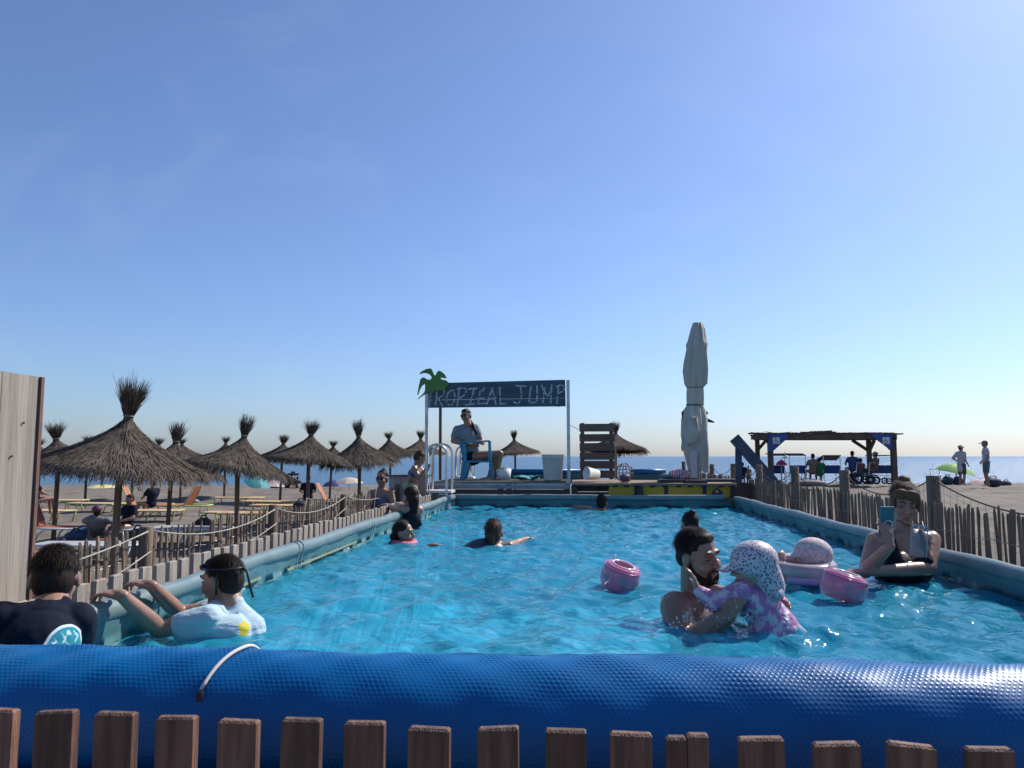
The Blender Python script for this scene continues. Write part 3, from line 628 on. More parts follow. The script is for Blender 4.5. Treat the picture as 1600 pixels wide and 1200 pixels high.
MB().ell(o_+V((-0.16,0,-0.03)), (0.1,0.1,0.05), n=12, m=8).build('teal_fold', pm('teal_cloth', (0.08,0.2,0.2), None), bg_, True)
MB().tube([P(780,727,13.2), P(860,726,13.2), P(1000,728,13.2), P(1075,721,13.2)], 0.004, 5).build('rope_line', dark_rope, bg_) if False else None

# closed parasol
pc_ = pm('parasol_canvas', (0.50,0.49,0.42), (0.40,0.40,0.35), 4, 0.9, 0.25, 20, (1,1,0.3))
par = thing('closed_parasol', 'tall closed off white canvas parasol tied with a cord', 'parasol', P(1086,746,12.3))
prof = [(1090,503.5,3),(1090,505,7),(1090,515,10),(1089,535,13.5),(1089,537,15),(1089,545,14),(1088,565,16),(1087,580,16.5),(1087,600,15),(1086,606,12),(1086,612,12.5),(1086,622,13),(1086,632,12.5),(1085,634,12),(1085,640,15),(1085,655,18),(1085,680,19),(1087,700,18.5),(1090,720,16),(1092,737,14)]
b = MB(); nn = 44; oo = 0
for j, (px, py, rp_) in enumerate(prof):
    c = P(px,py,12.3); r = rp_*12.3/1200
    for k in range(nn):
        a = 2*math.pi*k/nn; fold = 1 + 0.13*math.sin(a*8+py*0.018) + 0.07*math.sin(a*13-py*0.03) + 0.04*math.sin(a*21+py*0.05); 
        if py in (606,612,622,632,634): fold = 1+(fold-1)*0.45
        b.v.append((c.x+r*fold*math.cos(a), c.y+r*fold*math.sin(a), c.z+(0.02*math.sin(a*8) if py > 730 else 0)))
for j in range(len(prof)-1):
    for k in range(nn):
        p, q = j*nn+k, j*nn+(k+1) % nn; b.f.append((p,p+nn,q+nn,q))
b.f.append(tuple(range(nn)))
b.build('canopy', pc_, par, True)
fl = MB(); Yq = 12.0
rows = [[(1068,658),(1076,652),(1090,650)], [(1066,680),(1077,676),(1094,672)], [(1064,700),(1074,690),(1090,690)], [(1065.5,706),(1070,700),(1077,694)]]
for i, rw in enumerate(rows):
    for j, (x, y) in enumerate(rw): fl.v.append(tuple(P(x,y,Yq+0.05*((j+i) % 2))))
for i in range(3):
    for j in range(2): a = i*3+j; fl.f.append((a,a+3,a+4,a+1))
fo = fl.build('loose_flap', pc_, par, True); md = fo.modifiers.new('s','SOLIDIFY'); md.thickness = 0.006
a = P(1086,746,12.3); MB().tube([a-V((0,0,0.02)), P(1086,700,12.3)], 0.03, 12).build('mast', pm('parasol_mast', (0.5,0.5,0.48), None, rough=0.4), par, True)
MB().box(P(1084,725,12.02), (0.1,0.02,0.42)).build('sleeve', pm('sleeve_grey', (0.45,0.46,0.46), None), par)
for py, r in ((632.5,12.8), (605,12.2)):
    c = P(1086,py,12.3); rr = r*12.3/1200*1.06; MB().tube([c+V((rr*math.cos(t),rr*math.sin(t),0.01*math.sin(t))) for t in np.linspace(0,6.28,25)], 0.009 if py > 620 else 0.005, 6).build('tie_cord', dark_rope, par, True)
MB().tube([P(1100,655,12.3), P(1108,657,12.3), P(1116,660,12.3)], [0.04,0.03,0.01], 8).tube([P(1068,655,12.3), P(1067,645,12.3), P(1072,640,12.3)], 0.025, 8).tube([P(1100,648,12.3), P(1105,644,12.3)], 0.03, 8).build('crank_arm', black_pl, par, True)

# ------------------------------------------------------------------ straw umbrellas
def canopy_r(t):            # t: 0 rim .. 1 neck
    return 0.075 + 1.075*(1-t)**1.55
def canopy_z(t): return 0.70*t
def umbrella_parts(seed, nblades, tuft_h, tuft_spread, ntuft):
    r = random.Random(seed); core = MB()
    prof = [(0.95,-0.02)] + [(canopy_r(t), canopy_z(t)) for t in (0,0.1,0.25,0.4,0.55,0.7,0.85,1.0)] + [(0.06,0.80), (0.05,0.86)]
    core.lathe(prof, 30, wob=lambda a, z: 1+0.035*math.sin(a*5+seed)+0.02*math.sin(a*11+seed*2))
    bl = MB()
    for i in range(nblades):
        t = r.random()**1.5*0.97; a = r.random()*6.283; ln = r.uniform(0.18,0.42); dt = ln/1.25
        wob = 1+0.035*math.sin(a*5+seed)+0.02*math.sin(a*11+seed*2); da = r.gauss(0,0.10); lift = r.uniform(0.0,0.03); w_ = r.uniform(0.004,0.010)
        pts = []
        for k in range(3):
            tt = t-dt*k/2; rr = canopy_r(max(tt,0))*wob; z = canopy_z(max(tt,0))
            if tt < 0: rr += -tt*0.55; z += tt*0.75
            aa = a+da*k/2*(1/(rr+0.3)); pts.append((rr*math.cos(aa), rr*math.sin(aa), z+lift*(1+0.5*k)+0.008, aa))
        o = len(bl.v)
        for k, (x, y, z, aa) in enumerate(pts):
            ww = w_*(1,0.9,0.25)[k]; bl.v += [(x-ww*math.sin(aa), y+ww*math.cos(aa), z), (x+ww*math.sin(aa), y-ww*math.cos(aa), z+r.uniform(-1,1)*0.004)]
        bl.f += [(o,o+1,o+3,o+2),(o+2,o+3,o+5,o+4)]
    tf = MB(); tf.lathe([(0.075,0.68),(0.065,0.80),(0.085,0.80+tuft_h*0.35),(0.03,0.80+tuft_h*0.5)], 14)
    for i in range(ntuft):
        a = r.random()*6.283; sp = r.random()**0.8*tuft_spread; h = tuft_h*r.uniform(0.55,1.0)*(1.25 if r.random() < 0.06 else 1); w_ = r.uniform(0.004,0.008); lean = (r.gauss(0,0.05), r.gauss(0,0.05))
        o = len(tf.v)
        for k, u in enumerate((0,0.5,1)):
            rr = 0.06+sp*u**1.6; x, y, z = rr*math.cos(a)+lean[0]*u, rr*math.sin(a)+lean[1]*u, 0.76+h*u
            ww = w_*(1,0.9,0.2)[k]; b2_ = r.random()*3; tf.v += [(x-ww*math.cos(b2_), y-ww*math.sin(b2_), z), (x+ww*math.cos(b2_), y+ww*math.sin(b2_), z)]
        tf.f += [(o,o+1,o+3,o+2),(o+2,o+3,o+5,o+4)]
    cord = MB().tube([(0.08*math.cos(t),0.08*math.sin(t),0.78) for t in np.linspace(0,6.28,13)], 0.009, 5)
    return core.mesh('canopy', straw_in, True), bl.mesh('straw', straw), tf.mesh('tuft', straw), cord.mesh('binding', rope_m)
UV_ = [umbrella_parts(1, 8000, 0.60, 0.20, 480), umbrella_parts(2, 4600, 0.46, 0.19, 320), umbrella_parts(3, 4600, 0.52, 0.11, 300), umbrella_parts(4, 4000, 0.34, 0.24, 220)]
pole_me = MB().tube([(0,0,-1),(0,0,0)], 0.052, 12).mesh('pole', post_m, True)
UMB = [ # px, rim y, half width px, variant, pole lean px at foot, label
 (188,742,130,0,-5,'largest straw umbrella with a tall bristling tuft'),
 (91,738,84,1,-2,'straw umbrella with spread tuft just right of the plank screen'),
 (62,726,50,3,0,'straw umbrella half hidden by the plank screen, behind the spread tuft one'),
 (136,722,46,3,0,'small far straw umbrella between the two front left ones'),
 (208,722,44,2,0,'far straw umbrella hidden behind the tall tufted one'),
 (268,747,78,2,-3,'straw umbrella with upright tuft just right of the tall tufted one'),
 (244,723,46,3,-4,'far straw umbrella with windswept tuft left of the upright tuft'),
 (284,721,45,3,0,'far straw umbrella peeping out right of the upright tuft'),
 (370,742,88,2,3,'straw umbrella with pointed tuft above the paling fence'),
 (352,722,42,3,0,'far straw umbrella behind the pointed tuft one'),
 (441,722,46,1,-2,'small straw umbrella left of the wide flared tuft'),
 (482,726,70,1,0,'straw umbrella with wide flared tuft in mid beach'),
 (519,725,44,3,-3,'far straw umbrella with thin tuft in the middle of the row'),
 (562,728,64,2,0,'straw umbrella with blunt tuft beside the woman in sunglasses'),
 (610,718,44,3,0,'far straw umbrella with splayed tuft above the woman in sunglasses'),
 (657,712,42,1,0,'straw umbrella behind the pool ladder and sign post'),
 (805,712,38,2,0,'straw umbrella seen under the sign beside the white bucket'),
 (962,708,48,2,0,'straw umbrella sticking out behind the wooden pallet')]
for i, (px, ry, hw, vr, lean, lab) in enumerate(UMB):
    Y = 1200*1.22/hw; c = P(px, ry, Y); g = float(gz(c.x, Y)); sc_ = 1.0
    c.z += 0.11; u = thing('straw_umbrella', lab, 'umbrella', (c.x, Y, g), 'straw beach umbrellas')
    rt = random.Random(i)
    tilt = Euler((rt.gauss(0,0.06), rt.gauss(0,0.07), rt.random()*6.28)); zsc = rt.uniform(0.84,1.06)
    cm, bm_, tm_, km = UV_[vr]
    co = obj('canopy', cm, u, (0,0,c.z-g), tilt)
    co.scale = (1,1,1.02) if i == 0 else (rt.uniform(0.95,1.08),rt.uniform(0.95,1.08),zsc)
    for nm, me_ in (('straw', bm_), ('binding', km)):
        q = obj(nm, me_, co); 
        if nm == 'straw': q['kind'] = 'stuff'
    q = obj('tuft', tm_, u, (0,0,c.z-g), tilt, kind='stuff'); q.scale = co.scale
    pe = obj('pole', pole_me, u, (0,0,c.z-g+0.55)); pe.scale = (1,1,c.z-g+0.6); pe.rotation_euler = (0, -lean*Y/1200/(c.z-g+0.5), 0)

# ------------------------------------------------------------------ sunbeds
frame_y = pm('lime_bed_frame', (0.50,0.52,0.17), (0.4,0.43,0.14), 4, 0.5)
frame_w = pm('white_bed_frame', (0.72,0.72,0.7), None, rough=0.5)
peach = pm('peach_sling', (0.60,0.34,0.20), (0.5,0.28,0.17), 6, 0.8, rand=0.08)
orange = pm('orange_sling', (0.40,0.13,0.07), (0.33,0.10,0.05), 6, 0.8)
grey_sl = pm('grey_sling', (0.35,0.36,0.38), None, rough=0.8)
navy_sl = pm('navy_sling', (0.03,0.05,0.11), None, rough=0.8)
def bed_meshes(fr, sl_, up, name):
    b = MB(); L_, W_, H_ = 1.9, 0.64, 0.34; hin = -0.25
    ang = R(62) if up else 0; hx = lambda d: (hin-d*math.cos(ang), H_+d*math.sin(ang))
    bk_ = 0.7
    legs = []
    for sy in (-1,1):
        y = sy*W_/2; e = hx(bk_)
        b.tube([(0.95,y,H_),(hin,y,H_),(e[0],y,e[1])] if not up else [(0.95,y,H_),(-0.95,y,H_)], 0.022, 6)
        if up: b.tube([(hin,y,H_),(e[0],y,e[1])], 0.02, 6)
        legs.append(MB().tube([(0.93,y,H_),(0.80,y,0.0)], 0.02, 6).mesh('leg', fr, True))
        legs.append(MB().tube([(0.05,y,0.0),(0.12,y,0.2),(0.28,y,0.31),(0.5,y,0.33)], 0.02, 6).mesh('leg', fr, True))
        legs.append(MB().tube([(-0.75,y,0.0),(-0.82,y,H_)], 0.02, 6).mesh('leg', fr, True))
    b.tube([(0.95,-W_/2,H_),(0.95,W_/2,H_)], 0.022, 6).tube([(-0.95,-W_/2,H_),(-0.95,W_/2,H_)], 0.022, 6)
    f = b.mesh('frame', fr, True)
    s1 = MB().box(((0.93+hin)/2,0,H_+0.014), (0.93-hin,W_-0.03,0.012)).mesh('sling', sl_)
    e = hx(bk_); s2 = MB().beam((hin,0,H_+0.014), (e[0],0,e[1]+0.014), W_-0.03, 0.014).mesh('backrest', sl_)
    return f, s1, s2, legs
BEDK = {'flat': bed_meshes(frame_y, peach, False, 'a'), 'up': bed_meshes(frame_y, orange, True, 'b'), 'white': bed_meshes(frame_w, grey_sl, False, 'c'), 'wup': bed_meshes(frame_w, orange, True, 'd'), 'navy': bed_meshes(frame_y, navy_sl, True, 'e')}
BEDS = [(92,781,'flat',5,'peach sunbed behind the pole of the spread tuft umbrella'), (150,786,'flat',-4,'long peach sunbed between the two front umbrella poles'), (232,797,'flat',6,'peach sunbed left of the upright tuft umbrella pole'),
 (282,789,'up',184,'lime framed sunbed with raised orange backrest near the upright tuft umbrella'), (372,777,'flat',3,'far peach sunbed behind the pointed tuft umbrella pole'), (420,783,'flat',-6,'lime framed sunbed right of the pointed tuft umbrella pole'),
 (372,800,'flat',2,'nearest peach sunbed just over the paling fence'), (64,797,'flat',-5,'short looking peach sunbed beside the plank screen'), (438,789,'flat',-3,'peach sunbed under the wide flared tuft umbrella'),
 (395,801,'flat',8,'peach sunbed half hidden by the paling fence post'), (520,781,'up',10,'salmon sunbed with raised backrest beside a blunt tuft umbrella'), (222,788,'up',20,'orange sunbed with raised backrest behind the person in a cap'),
 (492,783,'navy',15,'navy sunbed with raised back under the wide flared tuft'), (70,823,'wup',-8,'white framed sunbed with dark red backrest beside the plank screen'), (140,849,'white',4,'white plastic sunbed with the reclining person'), (300,824,'white',-4,'white sunbed right behind the paling fence'), (25,864,'flat',-12,'nearest lime framed sunbed in the corner below the plank screen'), (235,826,'white',3,'grey sunbed beneath the largest umbrella')]
for px, py, k, rz, lab in BEDS:
    c = PZ(px, py, 0.0); t = thing('sunbed', lab, 'sunbed', (c.x, c.y, float(gz(c.x,c.y))), 'sunbeds under the straw umbrellas', R(rz))
    f, s1, s2, legs = BEDK[k]; obj('frame', f, t); obj('sling', s1, t); obj('backrest', s2, t)
    for lg in legs: obj('leg', lg, t)

# ------------------------------------------------------------------ small parasols and things along the shore
def parasol(px, py, Y, rad, h, cols, lab, tilt=(0,0), name='beach_parasol'):
    c = P(px, py, Y); g = float(gz(c.x, Y)); t = thing(name, lab, 'parasol', (c.x, Y, min(g, c.z-0.2)))
    ms = [pm('parasol_%s' % lab[:12].replace(' ','_')+str(i), q, None, rough=0.7, trans=0.0) for i, q in enumerate(cols)]
    E = Euler((tilt[0], tilt[1], 0)).to_matrix(); n = 8
    for k in range(n):
        b = MB(); a0, a1 = 2*math.pi*k/n, 2*math.pi*(k+1)/n
        rows_ = [(0.02,h),(0.35,h*0.88),(0.7,h*0.55),(1.0,0.0)]
        for q, (rr, z) in enumerate(rows_):
            for a in (a0, (a0+a1)/2, a1):
                sc2 = rad*rr*(0.97 if a not in (a0,a1) else 1); b.v.append(tuple(c + E @ V((sc2*math.cos(a), sc2*math.sin(a), z+0.02*(q == 3 and a in (a0,a1))))))
        for q in range(3):
            for j in range(2): o = q*3+j; b.f.append((o,o+3,o+4,o+1))
        b.build('canopy_panel', ms[k % len(ms)], t, True)
    MB().tube([c+E @ V((0,0,h+0.05)), V((c.x, Y, min(g, c.z-0.2)))], 0.018, 6).build('pole', white_metal, t)
parasol(402,757,46,0.85,0.42,[(0.03,0.22,0.25),(0.05,0.30,0.32)],'turquoise beach parasol tilted near the waterline',(0.2,0.5))
parasol(425,759,48,0.85,0.4,[(0.5,0.36,0.36),(0.42,0.34,0.36)],'pale pink beach parasol near the waterline',(0,0.1))
parasol(160,762.5,46,0.95,0.22,[(0.62,0.58,0.2),(0.55,0.52,0.2)],'flat yellow beach parasol lying by the water')
parasol(521,760,46,0.7,0.38,[(0.03,0.03,0.12),(0.04,0.035,0.15)],'dark purple parasol on the shore')
parasol(546,755,44,0.85,0.35,[(0.55,0.42,0.3),(0.48,0.4,0.3)],'beige parasol behind the salmon sunbed')
parasol(1492,738,36,0.85,0.4,[(0.16,0.36,0.05),(0.2,0.42,0.07)],'lime green parasol behind the woman in the white shirt',(0.1,0.15))
parasol(1533,756,37,0.6,0.22,[(0.5,0.33,0.33),(0.45,0.3,0.3)],'pale pink parasol on the sand behind the man in the cap')
def lump(name, cat, lab, px, py, Y, dims, col, extra=None):
    c = P(px,py,Y); t = thing(name, lab, cat, (c.x,Y,c.z-dims[2])); m = pm(name+str(px), col, tuple(q*0.6 for q in col), 8, 0.8, 0.5, 12)
    b = MB(); b.ell(c, dims, n=14, m=10); r = random.Random(px)
    for _ in range(4): b.ell(c+V((r.uniform(-.5,.5)*dims[0], r.uniform(-.4,.4)*dims[1], r.uniform(-.2,.4)*dims[2])), (dims[0]*0.55,dims[1]*0.6,dims[2]*0.6), n=10, m=8)
    b.build('bag_body', m, t, True)
    MB().tube([c+V((-dims[0]*0.5,0,dims[2]*0.7)), c+V((-dims[0]*0.2,0,dims[2]*1.35)), c+V((dims[0]*0.2,0,dims[2]*1.35)), c+V((dims[0]*0.5,0,dims[2]*0.7))], 0.02, 6).build('handle', black_pl, t)
lump('beach_bag','bag','dark teal beach bag beside the folding chair',1481,751,34,(0.24,0.2,0.2),(0.03,0.08,0.11))
lump('backpack','backpack','dark backpack at the feet of the woman in white',1497,752,34,(0.2,0.2,0.22),(0.05,0.05,0.08))
lump('beach_bag','bag','large navy holdall behind the man in the cap',1552,754,32,(0.34,0.25,0.19),(0.06,0.06,0.1))
lump('beach_bag','bag','small dark bag lying furthest along the sand crest',1572,756,34,(0.2,0.2,0.13),(0.08,0.07,0.08))
fc = thing('folding_chair', 'teal folding beach chair on the sand crest', 'chair', P(1463,757,33)); teal_f = pm('teal_fabric', (0.04,0.22,0.22), None, rough=0.8)
a = P(1456.5,757,33)
for x in (0, 0.36):
    MB().tube([a+V((x,0,0)), a+V((x-0.02,0.1,0.62))], 0.013, 6).build('leg', steel, fc)
MB().tube([a+V((-0.02,0.1,0.62)), a+V((0.34,0.1,0.62))], 0.013, 6).build('top_bar', steel, fc)
MB().box(a+V((0.19,0.05,0.19)), (0.38,0.02,0.34)).build('back_sling', teal_f, fc); MB().box(a+V((0.19,-0.12,0.2)), (0.38,0.35,0.02)).build('seat', teal_f, fc)
# tiny boats
def boat(px, py, Y, ln, mast, lab):
    c = P(px,py,Y); c.z = -0.5; t = thing('boat', lab, 'boat', c); b = MB(); n = 9
    for i in range(n):
        u = i/(n-1)*2-1; w_ = ln*0.16*math.sqrt(max(0,1-u**2*0.95))
        b.v += [(c.x+u*ln/2, c.y-w_, c.z+ln*0.13), (c.x+u*ln/2*0.85, c.y, c.z-0.05), (c.x+u*ln/2, c.y+w_, c.z+ln*0.13)]
    for i in range(n-1):
        for k in range(2): a = i*3+k; b.f.append((a,a+3,a+4,a+1))
        a = i*3; b.f.append((a,a+2,a+5,a+3))
    b.build('hull', white_pl if mast else dark_board, t)
    if mast: MB().prism([c+V((0,0,mast*0.1)), c+V((ln*0.35,0,mast*0.12)), c+V((0,0,mast))], (0,0.05,0)).build('sail', white_pl, t)
    else: MB().box(c+V((0,0,ln*0.2)), (ln*0.3,ln*0.15,ln*0.18)).build('cabin', dark_board, t)
boat(1226,712.6,900,7,8,'tiny sailing boat on the horizon seen under the pergola'); boat(458,742,85,1.4,0,'small dark pedal boat off the beach')

# ------------------------------------------------------------------ accessible beach pergola
YG = 33.0; per = thing('beach_pergola', 'timber pergola with brush roof and blue gussets bearing wheelchair signs', 'pergola', (P(1288,757,YG).x, YG+1, 0.33))
pgw = pm('pergola_timber', (0.13,0.09,0.07), (0.08,0.06,0.05), 3, 0.85, 0.4, 20, rand=0.1)
def pp(px, py, d=0): return P(px, py, YG+d)
zb = float(gz(11,34))-0.1
for (px, yt, d) in ((1203,684,0), (1395,684,0), (1183,686,2.4), (1357,686,2.4)):
    a = pp(px,yt,d); MB().beam((a.x,a.y,zb), a, 0.2 if d == 0 else 0.17, 0.2, V((0,1,0))).build('post', pgw, per)
MB().beam(pp(1174,683,0), pp(1400,682,0), 0.2, 0.21).build('front_beam', pgw, per)
MB().beam(pp(1178,684.5,2.4), pp(1400,684.5,2.4), 0.16, 0.2).build('rear_beam', pgw, per)
for px in (1190, 1235, 1290, 1345, 1388): MB().beam(pp(px,678.5,-0.1), pp(px-2,680,2.5), 0.1, 0.1).build('rafter', pgw, per)
for (xa, ya, xb, yb, d) in ((1184,703,1197,688,2.4), (1355,703,1332,688,2.4), (1359,703,1366,688,2.4), (1206,700,1198,688,0.1)): MB().beam(pp(xa,ya,d), pp(xb,yb,d), 0.12, 0.14, V((0,1,0))).build('brace', pgw, per)
b = MB(); rr_ = random.Random(8)
for i in range(900):
    x = rr_.uniform(1184,1388); hump = 3.2*math.exp(-((x-1281)/14)**2); y = 679-rr_.random()*(1.6+hump); c = pp(x, y, rr_.uniform(-0.1,2.5)); d = V((rr_.gauss(0,0.25),rr_.gauss(0,0.12),rr_.gauss(0,0.02)))
    o = len(b.v); b.v += [tuple(c-d), tuple(c+d), tuple(c+d+V((0,0,0.03))), tuple(c-d+V((0,0,0.03)))]; b.f.append((o,o+1,o+2,o+3))
for x in range(1182, 1390, 6): b.box(pp(x+3,679.2,1.2), (0.18,2.5,0.05))
b.build('brush_roof', straw, per, kind='stuff')
sign_w = pm('sign_white', (0.62,0.66,0.7), None, rough=0.5); sign_d = pm('sign_dark', (0.06,0.1,0.16), None, rough=0.5)
for k, poly, sx in ((0, [(1201,677.5),(1231,677.5),(1228,687),(1207,706),(1201,706)], 1213), (1, [(1360,678),(1394,678),(1394,703),(1389,703),(1387,700),(1368,686)], 1384.5)):
    g_ = MB().prism([pp(x,y,-0.16) for x, y in poly], (0,0.03,0)).build('gusset', blue_paint, per)
    c = pp(sx,688.5,-0.175); MB().box(c, (0.28,0.008,0.28)).build('wheelchair_sign', sign_w, g_)
    m_ = MB(); cc = c+V((0,-0.008,0)); k_ = 0.011
    m_.tube([cc+V((-0.02+0.07*math.cos(R(t)),0,-0.045+0.07*math.sin(R(t)))) for t in range(110,381,20)], k_, 5)
    m_.tube([cc+V((-0.03,0,0.085)), cc+V((-0.02,0,0.0)), cc+V((0.045,0,0.0)), cc+V((0.075,0,-0.07)), cc+V((0.1,0,-0.065))], k_, 5); m_.ell(cc+V((-0.032,0,0.105)), (0.02,0.01,0.02), n=8, m=6)
    m_.build('wheelchair_symbol', sign_d, g_)
def beach_chair(px, py, w_, canopy, lab):
    c = P(px,py,YG+0.6); t = thing('canopied_chair', lab, 'chair', c); bl = pm('royal_blue_fabric', (0.015,0.05,0.18), None, rough=0.7); h = 1.15
    for sx in (-1,1):
        for sy in (0,0.6): MB().tube([c+V((sx*w_/2,sy,0)), c+V((sx*w_/2,sy,0.5 if sy else h))], 0.016, 6).build('leg', steel, t)
    MB().box(c+V((0,0.02,0.58)), (w_,0.03,0.34)).build('back_sling', bl, t); MB().box(c+V((0,0.3,0.42)), (w_,0.6,0.03)).build('seat', bl, t)
    if canopy: MB().prism([c+V((-w_/2-0.03,-0.05,h)), c+V((w_/2+0.03,-0.05,h)), c+V((w_/2+0.1,0.75,h-canopy)), c+V((-w_/2-0.1,0.75,h-canopy))], (0,0,0.03)).build('sunshade', bl, t)
for px, w_, cn, lab in ((1217,0.5,-0.08,'blue canopied chair next to the first pergola post'), (1247,0.66,-0.08,'blue canopied chair with open sunshade, second under the pergola'), (1301,0.68,0.2,'blue chair with steep sunshade in the middle of the pergola'), (1381,0.7,0.02,'blue canopied chair beside the last pergola post')):
    beach_chair(px,755,w_,cn,lab)
tyre_m = pm('dark_tyre', (0.03,0.03,0.035), None, rough=0.8)
def wheelchair(px, py, lab, big):
    c = P(px,py,YG+0.2); t = thing('beach_wheelchair', lab, 'wheelchair', c); 
    for dx, r in ((-0.3,big), (0.45,big*0.7)):
        for dy in (0,0.5):
            q = c+V((dx,dy,r)); wh = MB().tube([q+V((r*0.75*math.cos(a),0,r*0.75*math.sin(a))) for a in np.linspace(0,6.28,19)], r*0.25, 8).build('wheel', tyre_m, t, True)
            MB().tube([q+V((0,-0.03,0)), q+V((0,0.03,0))], r*0.3, 10).build('hub', white_metal, wh)
    fr_ = MB().tube([c+V((-0.35,0,0.4)), c+V((-0.3,0,0.9)), c+V((-0.05,0,0.9))], 0.02, 6).tube([c+V((-0.35,0.1,0.4)), c+V((0.55,0.1,0.35)), c+V((0.75,0.1,0.1))], 0.02, 6); fr_.build('frame', white_metal, t)
    MB().box(c+V((0,0.25,0.48)), (0.5,0.5,0.06)).build('seat', pm('navy_pad', (0.03,0.05,0.12), None), t)
wheelchair(1352,757,'dark beach wheelchair with fat tyres under the pergola', 0.24)
wheelchair(1372,757,'second beach wheelchair with white frame by the last post', 0.2)
lump('towel_heap','towels','heap of pale towels and bags below the pergola chairs',1262,755,30,(0.7,0.3,0.13),(0.2,0.18,0.17))
parasol(1221,727,33.4,0.25,0.22,[(0.7,0.04,0.1),(0.6,0.03,0.09)],'small red sunshade next to the first canopied chair',name='red_sunshade')

# ------------------------------------------------------------------ people
SK = lambda n, c: pm('skin_'+n, c, tuple(q*0.82 for q in c), 9, 0.38, 0.12, 45, sss=0.12)
sk_a, sk_b, sk_c = SK('fair', (0.40,0.235,0.17)), SK('tan', (0.32,0.175,0.12)), SK('warm', (0.36,0.20,0.14))
hair_d = pm('dark_hair', (0.015,0.010,0.008), (0.035,0.022,0.017), 40, 0.5, 0.15, 90, (6,6,0.8), spec=0.1)
hair_b = pm('brown_hair', (0.06,0.033,0.02), (0.10,0.06,0.035), 40, 0.5, 0.15, 90, (6,6,0.8), spec=0.1)
hair_l = pm('light_brown_hair', (0.10,0.055,0.034), (0.16,0.095,0.06), 40, 0.5, 0.2, 90, (6,6,0.8), spec=0.1)
eye_w = pm('eye_white', (0.6,0.58,0.55), None, rough=0.2); eye_d = pm('iris', (0.02,0.014,0.01), None, rough=0.1)
lip_m = pm('lips', (0.27,0.125,0.10), None, rough=0.5); brow_m = pm('eyebrow', (0.03,0.02,0.015), None, rough=0.8)
shade_m = pm('sunglass_lens', (0.008,0.008,0.01), None, rough=0.08)
navy_c = pm('navy_fabric', (0.007,0.010,0.024), (0.011,0.015,0.034), 14, 0.85, 0.2, 24, spec=0.15)
black_c = pm('black_fabric', (0.008,0.010,0.018), None, rough=0.7, spec=0.25)
REMESH = []
def rz3(yaw, pitch=0, roll=0): return Euler((pitch, roll, yaw), 'XYZ').to_matrix() if False else (Matrix.Rotation(yaw,3,'Z') @ Matrix.Rotation(pitch,3,'X') @ Matrix.Rotation(roll,3,'Y'))
